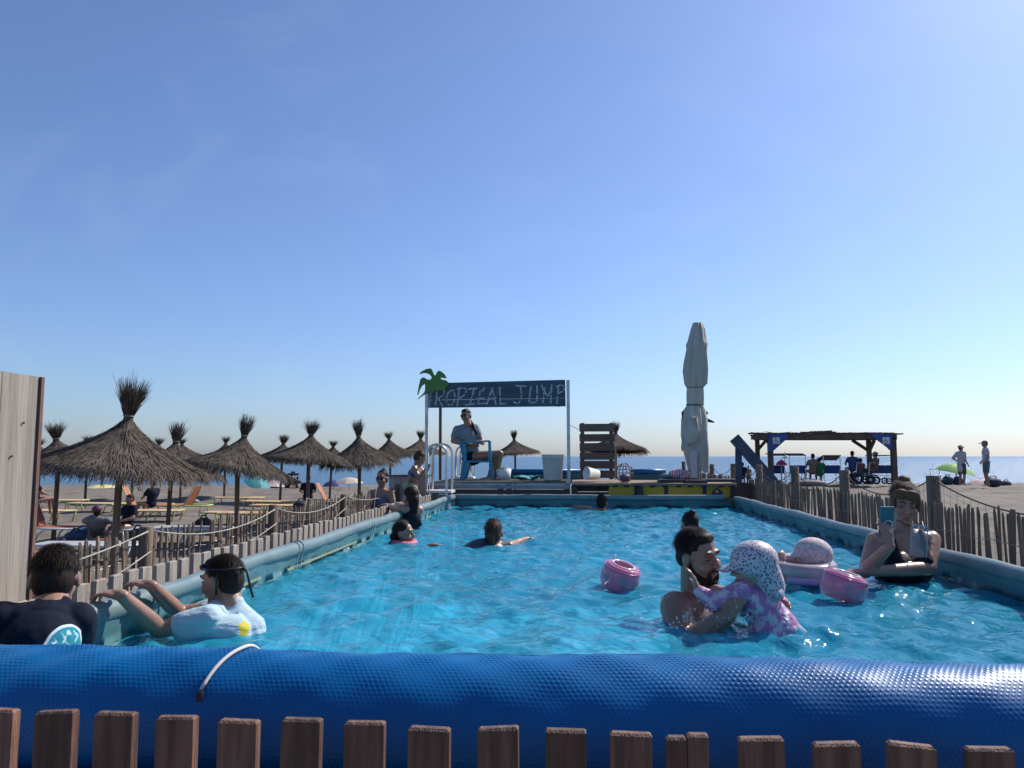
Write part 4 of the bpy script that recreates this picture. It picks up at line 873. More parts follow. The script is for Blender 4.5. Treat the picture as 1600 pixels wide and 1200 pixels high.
class Fig:
    def __init__(s, label, base, vox=0.008, skin=None, name='person', cat='person', group=None):
        s.t = thing(name, label, cat, base, group); s.vox = vox; s.body = MB(); s.skin = skin or sk_a; s.layers = []
    def layer(s, name, m, vox=None, smooth=4, disp=0, parent=None):
        b = MB(); s.layers.append((name, b, m, vox or s.vox, smooth, disp)); return b
    def head(s, c, yaw, pitch=0, roll=0, k=1.0, face=True, glasses=False, ears=True, brow=None, squint=False):
        c = V(c); M = rz3(R(yaw), R(pitch), R(roll)); s.hc, s.hM, s.hk = c, M, k; b = s.body; T = lambda x, y, z: c + M @ (V((x,y,z))*k); s.T = T
        E = lambda p, r, MM=None: b.ell(T(*p), tuple(q*k for q in r), M if MM is None else M @ MM)
        E((0,-0.012,0.032), (0.074,0.096,0.088)); E((0,0.022,-0.03), (0.062,0.068,0.075)); E((0,0.03,-0.075), (0.046,0.05,0.042)); b.ell(T(0,0.066,-0.098), (0.021*k,)*3)
        for sx in (-1,1):
            b.ell(T(sx*0.036,0.062,-0.028), (0.028*k,)*3)
            if ears: E((sx*0.076,-0.008,-0.004), (0.011,0.021,0.031))
        b.cap(T(-0.034,0.078,0.030), 0.013*k, T(0.034,0.078,0.030), 0.013*k); b.cap(T(0,0.088,0.016), 0.008*k, T(0,0.108,-0.022), 0.0125*k)
        for sx in (-1,1): b.ell(T(sx*0.012,0.096,-0.026), (0.0085*k,)*3)
        b.ell(T(0,0.077,-0.062), (0.026*k,0.018*k,0.016*k), M)
        if face:
            for sx in (-1,1):
                if squint: MB().tube([T(sx*0.018,0.0855,0.006), T(sx*0.031,0.089,0.004), T(sx*0.045,0.081,0.006)], [0.0015*k,0.0032*k,0.0015*k], 6).build('eyelid', brow_m, s.t, True)
                elif not glasses:
                    ey = MB().ell(T(sx*0.031,0.078,0.006), (0.0135*k,0.010*k,0.0075*k), M, 10, 8).build('eye', eye_w, s.t, True)
                    MB().ell(T(sx*0.031,0.0855,0.005), (0.006*k,0.004*k,0.006*k), M, 8, 6).build('iris', eye_d, ey, True)
                    MB().tube([T(sx*0.018,0.088,0.014), T(sx*0.031,0.0895,0.0155), T(sx*0.045,0.083,0.012)], 0.0022*k, 5).build('eyelid', brow_m, s.t, True)
                MB().tube([T(sx*0.014,0.092,0.031), T(sx*0.032,0.0925,0.037), T(sx*0.05,0.081,0.03)], [0.0045*k,0.0045*k,0.002*k], 6).build('eyebrow', brow or brow_m, s.t, True)
            MB().tube([T(-0.023,0.083,-0.060), T(-0.008,0.0925,-0.058), T(0.008,0.0925,-0.058), T(0.023,0.083,-0.060)], [0.002*k,0.004*k,0.004*k,0.002*k], 6).tube([T(-0.021,0.083,-0.063), T(0,0.0925,-0.066), T(0.021,0.083,-0.063)], [0.0015*k,0.0042*k,0.0015*k], 6).build('lips', lip_m, s.t, True)
            if glasses:
                for sx in (-1,1): MB().ell(T(sx*0.032,0.094,0.006), (0.027*k,0.008*k,0.021*k), M @ Matrix.Rotation(-sx*0.25,3,'Z'), 12, 8).build('sunglass_lens', shade_m, s.t, True)
                MB().tube([T(-0.078,0.0,0.012), T(-0.058,0.085,0.014), T(-0.006,0.104,0.012), T(0.006,0.104,0.012), T(0.058,0.085,0.014), T(0.078,0.0,0.012)], 0.003*k, 5).build('sunglass_frame', black_pl, s.t, True)
    def hair(s, m, style='short', n=260, seed=1, vox=None):
        T, M, k = s.T, s.hM, s.hk; b = s.layer('hair', m, vox or s.vox, 3); r = random.Random(seed)
        E = lambda p, q: b.ell(T(*p), tuple(v*k for v in q), M)
        E((0,-0.021,0.044), (0.079,0.096,0.084)); E((0,-0.055,-0.005), (0.072,0.062,0.075) if style != 'fade' else (0.066,0.056,0.06))
        if style in ('short','fade','quiff'): E((0,0.036,0.09), (0.054,0.038,0.028)); 
        if style == 'quiff': E((0,0.05,0.108), (0.055,0.035,0.026))
        if style == 'fringe': E((-0.02,0.062,0.066), (0.05,0.03,0.036)); E((0.03,0.06,0.072), (0.045,0.03,0.034)); E((-0.066,0.02,0.01), (0.018,0.04,0.06)); E((0.066,0.02,0.01), (0.018,0.04,0.06))
        if style in ('bun','fringe'): E((0,-0.06,0.125), (0.036,0.036,0.028))
        if style == 'pony': E((0,-0.115,0.0), (0.03,0.03,0.03)); b.cap(T(0,-0.12,0.0), 0.034*k, T(0.0,-0.115,-0.10), 0.024*k); b.cap(T(0,-0.115,-0.10), 0.024*k, T(0,-0.09,-0.17), 0.008*k)
        if style == 'lowbun': E((0,-0.11,-0.03), (0.042,0.036,0.042))
        if style == 'long': b.cap(T(0,-0.07,-0.02), 0.062*k, T(0,-0.055,-0.15), 0.05*k)
        st = MB()
        for i in range(n):
            a = r.random()*6.283; e = r.uniform(0.05,1.45); d = V((math.cos(a)*math.cos(e), math.sin(a)*math.cos(e), math.sin(e)))
            if d.y > 0.3 and d.z < 0.62: continue
            p = V((d.x*0.079, -0.021+d.y*0.096, 0.044+d.z*0.084)); back = (V((0,-0.9,-0.25)) if style in ('pony','lowbun','bun') else V((d.x*0.6, d.y*0.6+0.1, -0.9))); tg = (back - d*back.dot(d)).normalized(); sd = d.cross(tg)*r.uniform(0.0006,0.0013); ln = r.uniform(0.02,0.05); tg = (tg+V((r.gauss(0,.25),r.gauss(0,.25),r.gauss(0,.1)))).normalized()
            o = len(st.v); q = [p-sd, p+sd, p+tg*ln*0.5+d*0.004+sd, p+tg*ln*0.5+d*0.004-sd, p+tg*ln+d*r.uniform(0.0,0.006)]
            st.v += [tuple(T(*z)) for z in q]; st.f += [(o,o+1,o+2,o+3),(o+3,o+2,o+4)]
        if n: st.build('hair_strands', m, s.t, kind='stuff')
    def hand(s, wrist, d, nrm, k=1.0, curl=25, left=False, b=None, spread=1.0):
        b = b or s.body; w_ = V(wrist); d = V(d).normalized(); nrm = V(nrm); nrm = (nrm-d*nrm.dot(d)).normalized(); side = d.cross(nrm)*(1 if left else -1)
        M = Matrix((side, d, nrm)).transposed()
        b.cap(w_-d*0.01, 0.023*k, w_+d*0.03*k, 0.024*k); b.ell(w_+d*0.05*k, (0.039*k,0.046*k,0.016*k), M)
        for i, ln in enumerate((0.85,1.0,0.95,0.75)):
            p = w_+d*(0.082-0.004*abs(i-1.3))*k + side*((1.5-i)*0.0215*k*spread); dd = d.copy(); 
            for j, (l2, r2) in enumerate(((0.042,0.0088),(0.028,0.0082),(0.021,0.0072))):
                ax = R(curl*(0.6,1.0,0.8)[j]); dd = (dd*math.cos(ax) - nrm*math.sin(ax)).normalized() if j == 0 else (dd*math.cos(ax) + dd.cross(side).normalized()*math.sin(ax)*(1 if (dd.cross(side)).dot(nrm) < 0 else -1)).normalized()
                q = p+dd*(l2*ln*k); b.cap(p, r2*k, q, (r2-0.001)*k, 8); p = q
        p = w_+d*0.025*k+side*0.03*k; q = p+(d*0.6+side*0.7-nrm*0.35).normalized()*0.038*k; b.cap(p, 0.014*k, q, 0.0115*k, 8); b.cap(q, 0.0115*k, q+(d*0.9+side*0.25-nrm*0.3).normalized()*0.03*k, 0.009*k, 8)
    def arm(s, sh, el, wr, k=1.0, b=None, r=(0.052,0.041,0.028)):
        b = b or s.body; sh, el, wr = V(sh), V(el), V(wr)
        b.cap(sh, r[0]*1.08*k, sh.lerp(el,0.35), r[0]*k); b.cap(sh.lerp(el,0.3), r[0]*k, el, r[1]*k); b.cap(el, r[1]*k, el.lerp(wr,0.3), r[1]*1.02*k); b.cap(el.lerp(wr,0.3), r[1]*1.02*k, wr, r[2]*k)
    def leg(s, hp, kn, an, k=1.0, foot=None, b=None):
        b = b or s.body; hp, kn, an = V(hp), V(kn), V(an)
        b.cap(hp, 0.09*k, kn, 0.058*k); b.cap(kn, 0.057*k, kn.lerp(an,0.35), 0.056*k); b.cap(kn.lerp(an,0.35), 0.056*k, an, 0.036*k)
        if foot is not None: f = V(foot).normalized(); b.cap(an-f*0.03*k-V((0,0,0.02*k)), 0.032*k, an+f*0.14*k-V((0,0,0.035*k)), 0.026*k); b.ell(an+f*0.16*k-V((0,0,0.035*k)), (0.04*k,0.04*k,0.02*k))
    def torso(s, shL, shR, hip, k=1.0, fat=1.0, b=None, grow=0.0, top=True):
        b = b or s.body; shL, shR, hip = V(shL), V(shR), V(hip); c = (shL+shR)/2; up = (c-hip); Ln = up.length; up.normalize(); rt = (shR-shL); rt = (rt-up*rt.dot(up)).normalized(); fw = up.cross(rt)*1; M = Matrix((rt,fw,up)).transposed(); hw = (shR-shL).length/2; s.fw = fw
        g = grow
        if top: b.cap(shL, 0.05*k+g, shR, 0.05*k+g); b.cap(c-rt*hw*0.5+up*0.01*k, 0.055*k+g, c+rt*hw*0.5+up*0.01*k, 0.055*k+g)
        b.ell(c-up*Ln*0.28, (hw*0.98+g,0.105*k*fat+g,Ln*0.36+g), M, 18, 12); b.ell(c-up*Ln*0.62, (hw*0.82*fat+g,0.098*k*fat+g,Ln*0.34+g), M, 18, 12); b.ell(hip, (hw*0.92+g,0.11*k*fat+g,0.12*k+g), M, 18, 12)
        s.c, s.up, s.rt, s.M = c, up, rt, M
    def neck(s, k=1.0, base=None, r=0.05):
        c = V(base) if base is not None else s.c; s.body.cap(c, r*1.25*k, s.T(0,-0.025,-0.05), r*k)
    def done(s):
        REMESH.append((s.t, 'body', s.body, s.skin, s.vox, 3, 0))
        for (n, b, m, vx, sm, dp) in s.layers:
            if b.v: REMESH.append((s.t, n, b, m, vx, sm, dp))
cloud = bpy.data.textures.new('cloth_folds', 'CLOUDS'); cloud.noise_scale = 0.09; cloud.noise_depth = 2
def flush_remesh():
    todo = []
    for (t, n, b, m, vx, sm, dp) in REMESH:
        o = b.build(n, m, t); md = o.modifiers.new('r','REMESH'); md.mode = 'VOXEL'; md.voxel_size = vx; md.use_smooth_shade = True
        if sm: q = o.modifiers.new('s','SMOOTH'); q.factor = 0.5; q.iterations = sm
        if dp: q = o.modifiers.new('d','DISPLACE'); q.texture = cloud; q.strength = dp; q.mid_level = 0.5; q.texture_coords = 'LOCAL'
        todo.append(o)
    dg = bpy.context.evaluated_depsgraph_get(); dg.update()
    for o in todo:
        me = bpy.data.meshes.new_from_object(o.evaluated_get(dg)); old = o.data; o.modifiers.clear(); o.data = me; me.name = o.name
        me.polygons.foreach_set('use_smooth', [True]*len(me.polygons))

# --- boy in the white T-shirt holding the rim
Y0 = 3.15
f = Fig('boy in a pale blue T-shirt with swimming goggles gripping the pool rim', P(340,1010,Y0), 0.0045, sk_c)
f.head(P(346,907,3.2), 80, -8, 0, 0.85, squint=True); f.hair(hair_d, 'short', 2200, 2)
shL, shR, hp = P(325,965,3.04), P(356,953,3.34), P(368,1075,3.22)
f.torso(shL, shR, hp, 0.85); f.neck(0.85, P(362,946,3.19))
yh1, yh2 = Yat(176,XL), Yat(222,XL)
w1 = V((XL+0.07, yh1+0.01, ZR+0.025)); w2 = V((XL+0.07, yh2+0.01, ZR+0.03))
f.arm(shL, P(250,984,3.0), w1, 0.85); f.hand(w1, (-1,0.05,0.12), (0,0,1), 0.86, 38, True)
f.arm(shR, P(280,958,3.28), w2, 0.82); f.hand(w2, (-1,0.1,0.15), (0,0,1), 0.86, 38, True)
for sx in (-1,1): f.leg(hp+f.rt*0.08*sx, hp+f.rt*0.09*sx+V((-0.05,0,-0.38)), hp+f.rt*0.1*sx+V((0.05,0,-0.72)), 0.8)
ts = pm('pale_blue_tshirt', (0.46,0.57,0.62), (0.38,0.52,0.58), 5, 0.9, 1.0, 6, (1.0,1.0,4.0))
def add_patch(m, c, rad, col):
    t_ = m.node_tree; N = t_.nodes; K = t_.links.new; b_ = N['Principled BSDF']; tco = N.new('ShaderNodeTexCoord'); dn = N.new('ShaderNodeVectorMath'); dn.operation = 'DISTANCE'; dn.inputs[1].default_value = c; K(tco.outputs['Object'], dn.inputs[0])
    n_ = N.new('ShaderNodeTexNoise'); n_.inputs['Scale'].default_value = 30; K(tco.outputs['Object'], n_.inputs[0]); ad = N.new('ShaderNodeMath'); ad.operation = 'MULTIPLY_ADD'; ad.inputs[1].default_value = 0.07; K(n_.outputs[0], ad.inputs[0]); K(dn.outputs['Value'], ad.inputs[2])
    lt = N.new('ShaderNodeMath'); lt.operation = 'LESS_THAN'; lt.inputs[1].default_value = rad; K(ad.outputs[0], lt.inputs[0]); mx_ = N.new('ShaderNodeMix'); mx_.data_type = 'RGBA'; mx_.inputs[7].default_value = (*col,1)
    src = b_.inputs['Base Color'].links[0].from_socket; K(lt.outputs[0], mx_.inputs[0]); K(src, mx_.inputs[6]); K(mx_.outputs[2], b_.inputs['Base Color'])
add_patch(ts, P(392,977,3.08)-WL(f.t), 0.088, (0.62,0.50,0.04))
sh = f.layer('tshirt', ts, 0.006, 6, 0.007); f.torso(shL, shR, hp+V((0,0,-0.02)), 0.85, 1.04, sh, 0.009)
sh.cap(shL, 0.050, V(shL).lerp(P(250,984,3.0), 0.55), 0.050); sh.cap(V(shL)+V((0,0,-0.03)), 0.045, V(shL).lerp(P(250,984,3.0), 0.5)+V((0.0,0,-0.035)), 0.04); sh.cap(shR, 0.05, V(shR).lerp(P(285,957,3.28), 0.45), 0.05); sh.cap(shL, 0.05, P(304,996,3.06), 0.05); sh.cap(P(300,985,3.05), 0.042, P(345,1005,3.1), 0.08); sh.cap(P(318,975,3.05), 0.05, P(360,990,3.12), 0.085); sh.cap(P(364,946,3.19), 0.05, P(366,962,3.19), 0.075); sh.cap(P(364,950,3.19), 0.05, P(384,985,3.2), 0.085)
T = f.T; goggle_m = pm('goggle_strap', (0.01,0.011,0.014), None, rough=0.4)
MB().tube([T(0.081*math.cos(R(a)),-0.018+0.104*math.sin(R(a)),0.062+0.012*math.sin(R(a))) for a in range(0,361,15)], 0.0055, 6).build('goggle_strap', goggle_m, f.t, True)
MB().tube([T(-0.082,-0.045,0.05), T(-0.081,-0.03,0.0), T(-0.068,-0.012,-0.06)], 0.005, 6).build('strap_end', goggle_m, f.t, True)
MB().tube([T(0.0,-0.122,0.05), T(0.0,-0.15,0.03), T(0.0,-0.158,-0.04), T(0.005,-0.165,-0.10)], 0.0055, 6).build('strap_end', goggle_m, f.t, True)
for sx in (-1,1): MB().ell(T(sx*0.03,0.076,0.078), (0.021,0.010,0.015), f.hM, 12, 8).build('goggle_lens', pm('goggle_lens', (0.03,0.04,0.055), None, rough=0.05), f.t, True)
f.done()

# --- boy in navy leaning over the wall
f = Fig('boy in a navy rash top seen from behind beside the plank screen', P(75,1010,2.55), 0.006, sk_b)
f.head(P(86,906,2.46), 28, -12, 0, 0.90); f.hair(hair_d, 'short', 2200, 3)
shL, shR, hp = P(2,968,2.30), P(122,968,2.40), P(64,1100,2.22)
f.torso(shL, shR, hp, 0.82); f.neck(0.9, P(80,955,2.38), 0.05)
eR, wR_, eL, wL_ = P(126,1000,2.56), P(70,962,2.72), P(-50,985,2.35), P(-25,968,2.55)
f.arm(shR, eR, wR_, 0.8); f.arm(shL, eL, wL_, 0.8)
f.hand(wR_, (-1,0.2,0), (0,0,1), 0.8, 30, False); f.hand(wL_, (-0.5,0.8,0), (0,0,1), 0.8, 30, True)
for sx in (-1,1): f.leg(hp+f.rt*0.08*sx, hp+f.rt*0.09*sx+V((0.0,-0.02,-0.36)), hp+f.rt*0.1*sx+V((0.05,0,-0.7)), 0.8)
navy_print = navy_c.copy(); navy_print.name = 'navy_top_with_teal_print'; t_ = navy_print.node_tree; N = t_.nodes; K = t_.links.new
sh = f.layer('rash_top', navy_print, 0.006, 5, 0.008); f.torso(shL, shR, hp, 0.82, 1.03, sh, 0.011); sh.cap(shR, 0.058, eR, 0.046); sh.cap(eR, 0.045, V(eR).lerp(wR_,0.7), 0.036); sh.cap(shL, 0.058, eL, 0.046); sh.cap(P(80,952,2.39), 0.058, P(76,972,2.36), 0.085)
# teal print with a white outline on the lower back
tco = N.new('ShaderNodeTexCoord'); dn = N.new('ShaderNodeVectorMath'); dn.operation = 'DISTANCE'; cpt = P(146,1022,2.27)-WL(f.t); dn.inputs[1].default_value = cpt; K(tco.outputs['Object'], dn.inputs[0])
ramp = N.new('ShaderNodeValToRGB'); ramp.color_ramp.interpolation = 'CONSTANT'; el = ramp.color_ramp.elements; el[0].position = 0; el[0].color = (0.03,0.24,0.32,1); el[1].position = 0.134; el[1].color = (0.6,0.66,0.7,1); e3 = el.new(0.142); e3.color = (0.007,0.010,0.024,1)
nz_ = N.new('ShaderNodeTexNoise'); nz_.inputs['Scale'].default_value = 55; K(tco.outputs['Object'], nz_.inputs[0]); gt = N.new('ShaderNodeMath'); gt.operation = 'GREATER_THAN'; gt.inputs[1].default_value = 0.58; K(nz_.outputs[0], gt.inputs[0])
ins = N.new('ShaderNodeMath'); ins.operation = 'LESS_THAN'; ins.inputs[1].default_value = 0.128; K(dn.outputs['Value'], ins.inputs[0]); an_ = N.new('ShaderNodeMath'); an_.operation = 'MULTIPLY'; K(gt.outputs[0], an_.inputs[0]); K(ins.outputs[0], an_.inputs[1])
K(dn.outputs['Value'], ramp.inputs[0]); mxp = N.new('ShaderNodeMix'); mxp.data_type = 'RGBA'; mxp.inputs[7].default_value = (0.45,0.62,0.66,1); K(an_.outputs[0], mxp.inputs[0]); K(ramp.outputs[0], mxp.inputs[6]); K(mxp.outputs[2], N['Principled BSDF'].inputs['Base Color'])
f.done()

# --- man with beard
f = Fig('bearded man holding the toddler in the spotted sun hat', P(1085,985,3.65), 0.005, sk_b)
f.head(P(1091,870,3.64), -138, -4, 6, 1.02, squint=True); f.hair(hair_d, 'fade', 2400, 4)
T = f.T
bd = f.layer('beard', hair_d, 0.005, 3); 
for sx in (-1,1): bd.cap(T(sx*0.069,0.0,-0.02), 0.008, T(sx*0.060,0.022,-0.062), 0.013); bd.cap(T(sx*0.060,0.022,-0.062), 0.013, T(sx*0.040,0.058,-0.094), 0.017); bd.cap(T(sx*0.040,0.056,-0.094), 0.018, T(0,0.074,-0.104), 0.023); bd.cap(T(sx*0.028,0.083,-0.056), 0.006, T(sx*0.024,0.079,-0.085), 0.013)
bd.cap(T(-0.024,0.094,-0.046), 0.006, T(0.024,0.094,-0.046), 0.006); bd.ell(T(0,0.07,-0.108), (0.03,0.03,0.02))
shR, shL, hp = P(1056,948,3.58), P(1122,940,3.82), P(1085,1080,3.7)
f.torso(shL, shR, hp, 1.05, 1.1); f.neck(1.05, None, 0.06)
f.arm(shR, P(1068,1012,3.4), P(1137,962,3.33), 1.08, r=(0.062,0.05,0.033)); f.hand(P(1137,962,3.33), (0.45,0.0,0.85), (-0.2,-1,0.1), 1.02, 22, False)
f.arm(shL, P(1165,985,3.75), P(1195,950,3.6), 1.05, r=(0.06,0.048,0.032)); f.hand(P(1195,950,3.6), (0.5,-0.5,0.4), (0,1,0.2), 1.0, 30, True)
for sx in (-1,1): f.leg(hp+f.rt*0.1*sx, hp+f.rt*0.11*sx+V((0,0,-0.42)), hp+f.rt*0.1*sx+V((0,0.05,-0.82)), 1.0)
f.done()

# --- toddler in spotted hat and pink dress
hatspot = bpy.data.materials.new('spotted_hat'); hatspot.use_nodes = True; t_ = hatspot.node_tree; N = t_.nodes; K = t_.links.new
tcn = N.new('ShaderNodeTexCoord'); vo = N.new('ShaderNodeTexVoronoi'); vo.inputs['Scale'].default_value = 88; K(tcn.outputs['Object'], vo.inputs[0])
cr_ = N.new('ShaderNodeValToRGB'); cr_.color_ramp.interpolation = 'CONSTANT'; cr_.color_ramp.elements[0].color = (0.07,0.07,0.12,1); cr_.color_ramp.elements[1].position = 0.36; cr_.color_ramp.elements[1].color = (0.55,0.46,0.49,1); K(vo.outputs['Distance'], cr_.inputs[0]); K(cr_.outputs[0], N['Principled BSDF'].inputs['Base Color'])
pinktrim = pm('coral_trim', (0.60,0.12,0.20), None, rough=0.7); pinkdress = pm('lilac_pink_dress', (0.42,0.15,0.34), (0.60,0.46,0.54), 26, 0.35, 0.7, 26, coat=0.3, lo=0.47, hi=0.56)
def sunhat(f, m, trim, k, flap=True, vox=0.006):
    T, M = f.T, f.hM; h = f.layer('sun_hat', m, vox, 3)
    h.ell(T(0,-0.012,0.046), (0.099*k,0.118*k,0.098*k), M, 20, 14); h.ell(T(0,-0.02,0.012), (0.097*k,0.108*k,0.05*k), M, 20, 14); h.ell(T(0,0.10,0.016), (0.088*k,0.066*k,0.013*k), M @ Matrix.Rotation(R(-14),3,'X'), 18, 8); 
    if flap:
        h.cap(T(0,-0.055,-0.01), 0.08*k, T(0,-0.085,-0.09), 0.07*k); h.ell(T(0,-0.10,-0.125), (0.085*k,0.045*k,0.04*k), M)
        MB().tube([T(x, -0.105-0.04*math.cos(x*14), -0.158) for x in np.linspace(-0.08,0.08,9)], 0.008*k, 6).build('hat_hem', trim, f.t, True)
    MB().tube([T(0.084*math.sin(R(a)), 0.10+0.064*math.cos(R(a)), 0.014-0.017*math.cos(R(a))) for a in range(-110,111,15)], 0.0045*k, 6).build('hat_brim_trim', trim, f.t, True)
f = Fig('toddler in a white spotted sun hat and pink dress held by the bearded man', P(1200,985,3.4), 0.006, sk_a)
f.head(P(1176,889,3.40), 86, -4, 0, 0.80); f.hair(hair_b, 'short', 0); sunhat(f, hatspot, pinktrim, 0.86)
shL, shR, hp = P(1158,922,3.36), P(1180,922,3.52), P(1215,985,3.42)
f.torso(shL, shR, hp, 0.68); f.neck(0.7, P(1168,916,3.43), 0.042)
f.arm(shL, P(1118,943,3.38), P(1090,921,3.42), 0.66); f.hand(P(1089,920,3.42), (-0.25,0.1,1), (0.9,0,0.2), 0.62, 22, True)
f.arm(shR, P(1135,928,3.56), P(1115,918,3.58), 0.62)
for sx in (-1,1): f.leg(hp+f.rt*0.05*sx+V((0,0,-0.04)), hp+f.rt*0.06*sx+V((0.02,0,-0.22)), hp+f.rt*0.07*sx+V((0.08,0,-0.42)), 0.6)
dr_ = f.layer('pink_dress', pinkdress, 0.0065, 4, 0.014); f.torso(shL, shR, hp, 0.68, 1.08, dr_, 0.014); dr_.cap(shL, 0.047, P(1118,943,3.38), 0.041); dr_.cap(P(1118,943,3.38), 0.041, P(1093,924,3.42), 0.03); dr_.cap(shR, 0.045, P(1135,928,3.56), 0.035)
dr_.cap(hp, 0.10, P(1238,998,3.42), 0.07); dr_.cap(hp, 0.09, P(1195,1000,3.38), 0.08)
f.done()

# --- mother with phone
f = Fig('woman in a navy swimsuit standing in the water and holding up a phone', P(1410,925,4.8), 0.0055, sk_c)
f.head(P(1413,786,4.78), 168, -16, -4, 1.0, squint=True); f.hair(hair_l, 'fringe', 1800, 6)
shR, shL, hp = P(1368,845,4.74), P(1455,843,4.84), P(1408,945,4.85)
f.torso(shL, shR, hp, 1.0, 1.08); f.neck(0.95, None, 0.05)
wr = P(1391,853,4.40); f.arm(shR, P(1352,893,4.58), wr, 0.95); f.hand(wr, (-0.12,0.12,1), (0.25,-1,0.05), 0.95, 26, False)
f.arm(shL, P(1451,888,4.68), P(1362,893,4.5), 0.98); f.hand(P(1360,893,4.5), (-1,0.0,0.02), (0,-0.2,1), 0.95, 15, True)
for sx in (-1,1): f.body.ell(f.c-f.up*0.125+f.rt*0.075*sx+V((0,-0.10,0)), (0.075,0.07,0.08)); f.leg(hp+f.rt*0.1*sx, hp+f.rt*0.1*sx+V((0,0,-0.42)), hp+f.rt*0.1*sx+V((0,0.05,-0.82)), 0.95)
sw = f.layer('swimsuit', black_c, 0.0068, 4); c = f.c; up, rt = f.up, f.rt; hw = (V(shR)-V(shL)).length/2; Ln = (c-hp).length
for sx in (-1,1): sw.ell(c-up*0.13+rt*0.077*sx+V((0,-0.105,0)), (0.079,0.073,0.072)); sw.cap(c-up*0.12+rt*0.09*sx+V((0,-0.105,0)), 0.062, c-up*0.045+rt*0.108*sx+V((0,-0.078,0)), 0.024); sw.cap(c-up*0.05+rt*0.108*sx+V((0,-0.075,0)), 0.024, c+up*0.02+rt*0.108*sx+V((0,-0.05,0)), 0.016); sw.cap(c-up*0.02+rt*0.105*sx+V((0,-0.062,0)), 0.013, c+up*0.048+rt*0.10*sx+V((0,0.0,0)), 0.011); sw.cap(c+up*0.05+rt*0.10*sx, 0.011, c-up*0.08+rt*0.08*sx+V((0,0.1,0)), 0.012)
for sx in (-1,1): sw.cap(c-up*0.11+rt*0.085*sx+V((0,-0.155,0)), 0.03, c-up*0.03+rt*0.10*sx+V((0,-0.095,0)), 0.018); sw.cap(c-up*0.03+rt*0.10*sx+V((0,-0.095,0)), 0.018, c+up*0.055+rt*0.095*sx+V((0,-0.03,0)), 0.014)
sw.ell(c-up*0.185+V((0,-0.02,0)), (hw*0.93,0.125,0.085), f.M, 18, 12); sw.ell(c-up*Ln*0.5, (hw*0.93,0.122,Ln*0.22), f.M, 18, 12); sw.ell(c-up*Ln*0.66, (hw*0.9,0.118,Ln*0.32), f.M, 18, 12); sw.ell(hp, (hw*0.98,0.125,0.13), f.M, 18, 12)
f.done()
ph = thing('mobile_phone', 'teal cased mobile phone held up by the woman in the swimsuit', 'phone', P(1386,824,4.45)); pc = P(1385,813,4.445)
E = Euler((R(12),0,R(10))); b = MB(); b.box(pc, (0.078,0.009,0.155), E); b.build('phone_case', pm('teal_case', (0.05,0.17,0.19), None, rough=0.3), ph)
MB().box(pc+V((-0.018,-0.008,0.052)), (0.028,0.004,0.03), E).build('camera_bump', black_pl, ph); MB().tube([pc+V((0.005+0.02*math.cos(a),-0.012,-0.02+0.02*math.sin(a))) for a in np.linspace(0,6.28,15)], 0.004, 6).build('ring_grip', steel, ph, True)
po = thing('phone_pouch', 'clear plastic phone pouch hanging at the chest of the woman', 'pouch', P(1437,865,4.6)); pc = P(1436,846,4.6); E = Euler((R(-6),R(8),0))
MB().box(pc, (0.088,0.005,0.17), E).build('pouch_sheet', pm('clear_pouch', (0.35,0.42,0.46), None, rough=0.2, alpha=0.22), po)
for dx in (-0.044, 0.044): MB().beam(pc+E.to_matrix() @ V((dx,-0.001,-0.084)), pc+E.to_matrix() @ V((dx,-0.001,0.084)), 0.005, 0.007).build('pouch_edge', pm('pouch_edge', (0.4,0.45,0.48), None, alpha=0.7), po)
MB().beam(pc+E.to_matrix() @ V((-0.044,0,0.088)), pc+E.to_matrix() @ V((0.044,0,0.088)), 0.008, 0.01).build('pouch_seal', pm('pouch_edge', (0.4,0.45,0.48), None), po)
MB().tube([pc+V((0.0,0,0.1)), P(1428,825,4.66), P(1400,812,4.72)], 0.003, 5).tube([pc+V((0.0,0,0.1)), P(1444,826,4.68), P(1441,815,4.8)], 0.003, 5).build('lanyard', black_pl, po)

# --- second toddler with arm floats
hatpale = pm('pale_floral_hat', (0.62,0.48,0.46), (0.40,0.34,0.40), 55, 0.8, lo=0.5, hi=0.6)
f = Fig('small child in a pale floral sun hat floating with the mother', P(1265,912,4.55), 0.0068, sk_a)
f.head(P(1267,874,4.55), 78, 6, 0, 0.80); f.hair(hair_b, 'short', 0); sunhat(f, hatpale, pinktrim, 0.9, True, 0.007)
shL, shR, hp = P(1255,905,4.45), P(1285,902,4.62), P(1300,935,4.6)
f.torso(shL, shR, hp, 0.66); f.neck(0.7, None, 0.042); f.arm(shL, P(1225,902,4.42), P(1215,884,4.5), 0.7); f.arm(shR, P(1240,892,4.75), P(1222,884,4.78), 0.7)
f.hand(P(1215,883,4.5), (0.4,0.2,0.8), (0,-1,0), 0.62, 25, True)
for sx in (-1,1): f.leg(hp+f.rt*0.06*sx, hp+f.rt*0.07*sx+V((0.1,0.1,-0.2)), hp+f.rt*0.07*sx+V((0.16,0.2,-0.36)), 0.62)
dr_ = f.layer('pink_swimsuit', pinkdress, 0.007, 4); f.torso(shL, shR, hp, 0.66, 1.05, dr_, 0.01)
f.done()
pinkfl = pm('pink_inflatable', (0.70,0.19,0.30), (0.58,0.20,0.32), 18, 0.12, coat=0.6, alpha=0.8, lo=0.45, hi=0.6); greyfl = pm('grey_clear_vinyl', (0.30,0.27,0.27), (0.45,0.35,0.38), 8, 0.15, coat=0.5)
sr = thing('swim_float', 'lilac and grey inflatable float round the child in the floral hat', 'float', P(1250,908,4.5)); o_ = P(1252,893,4.55)
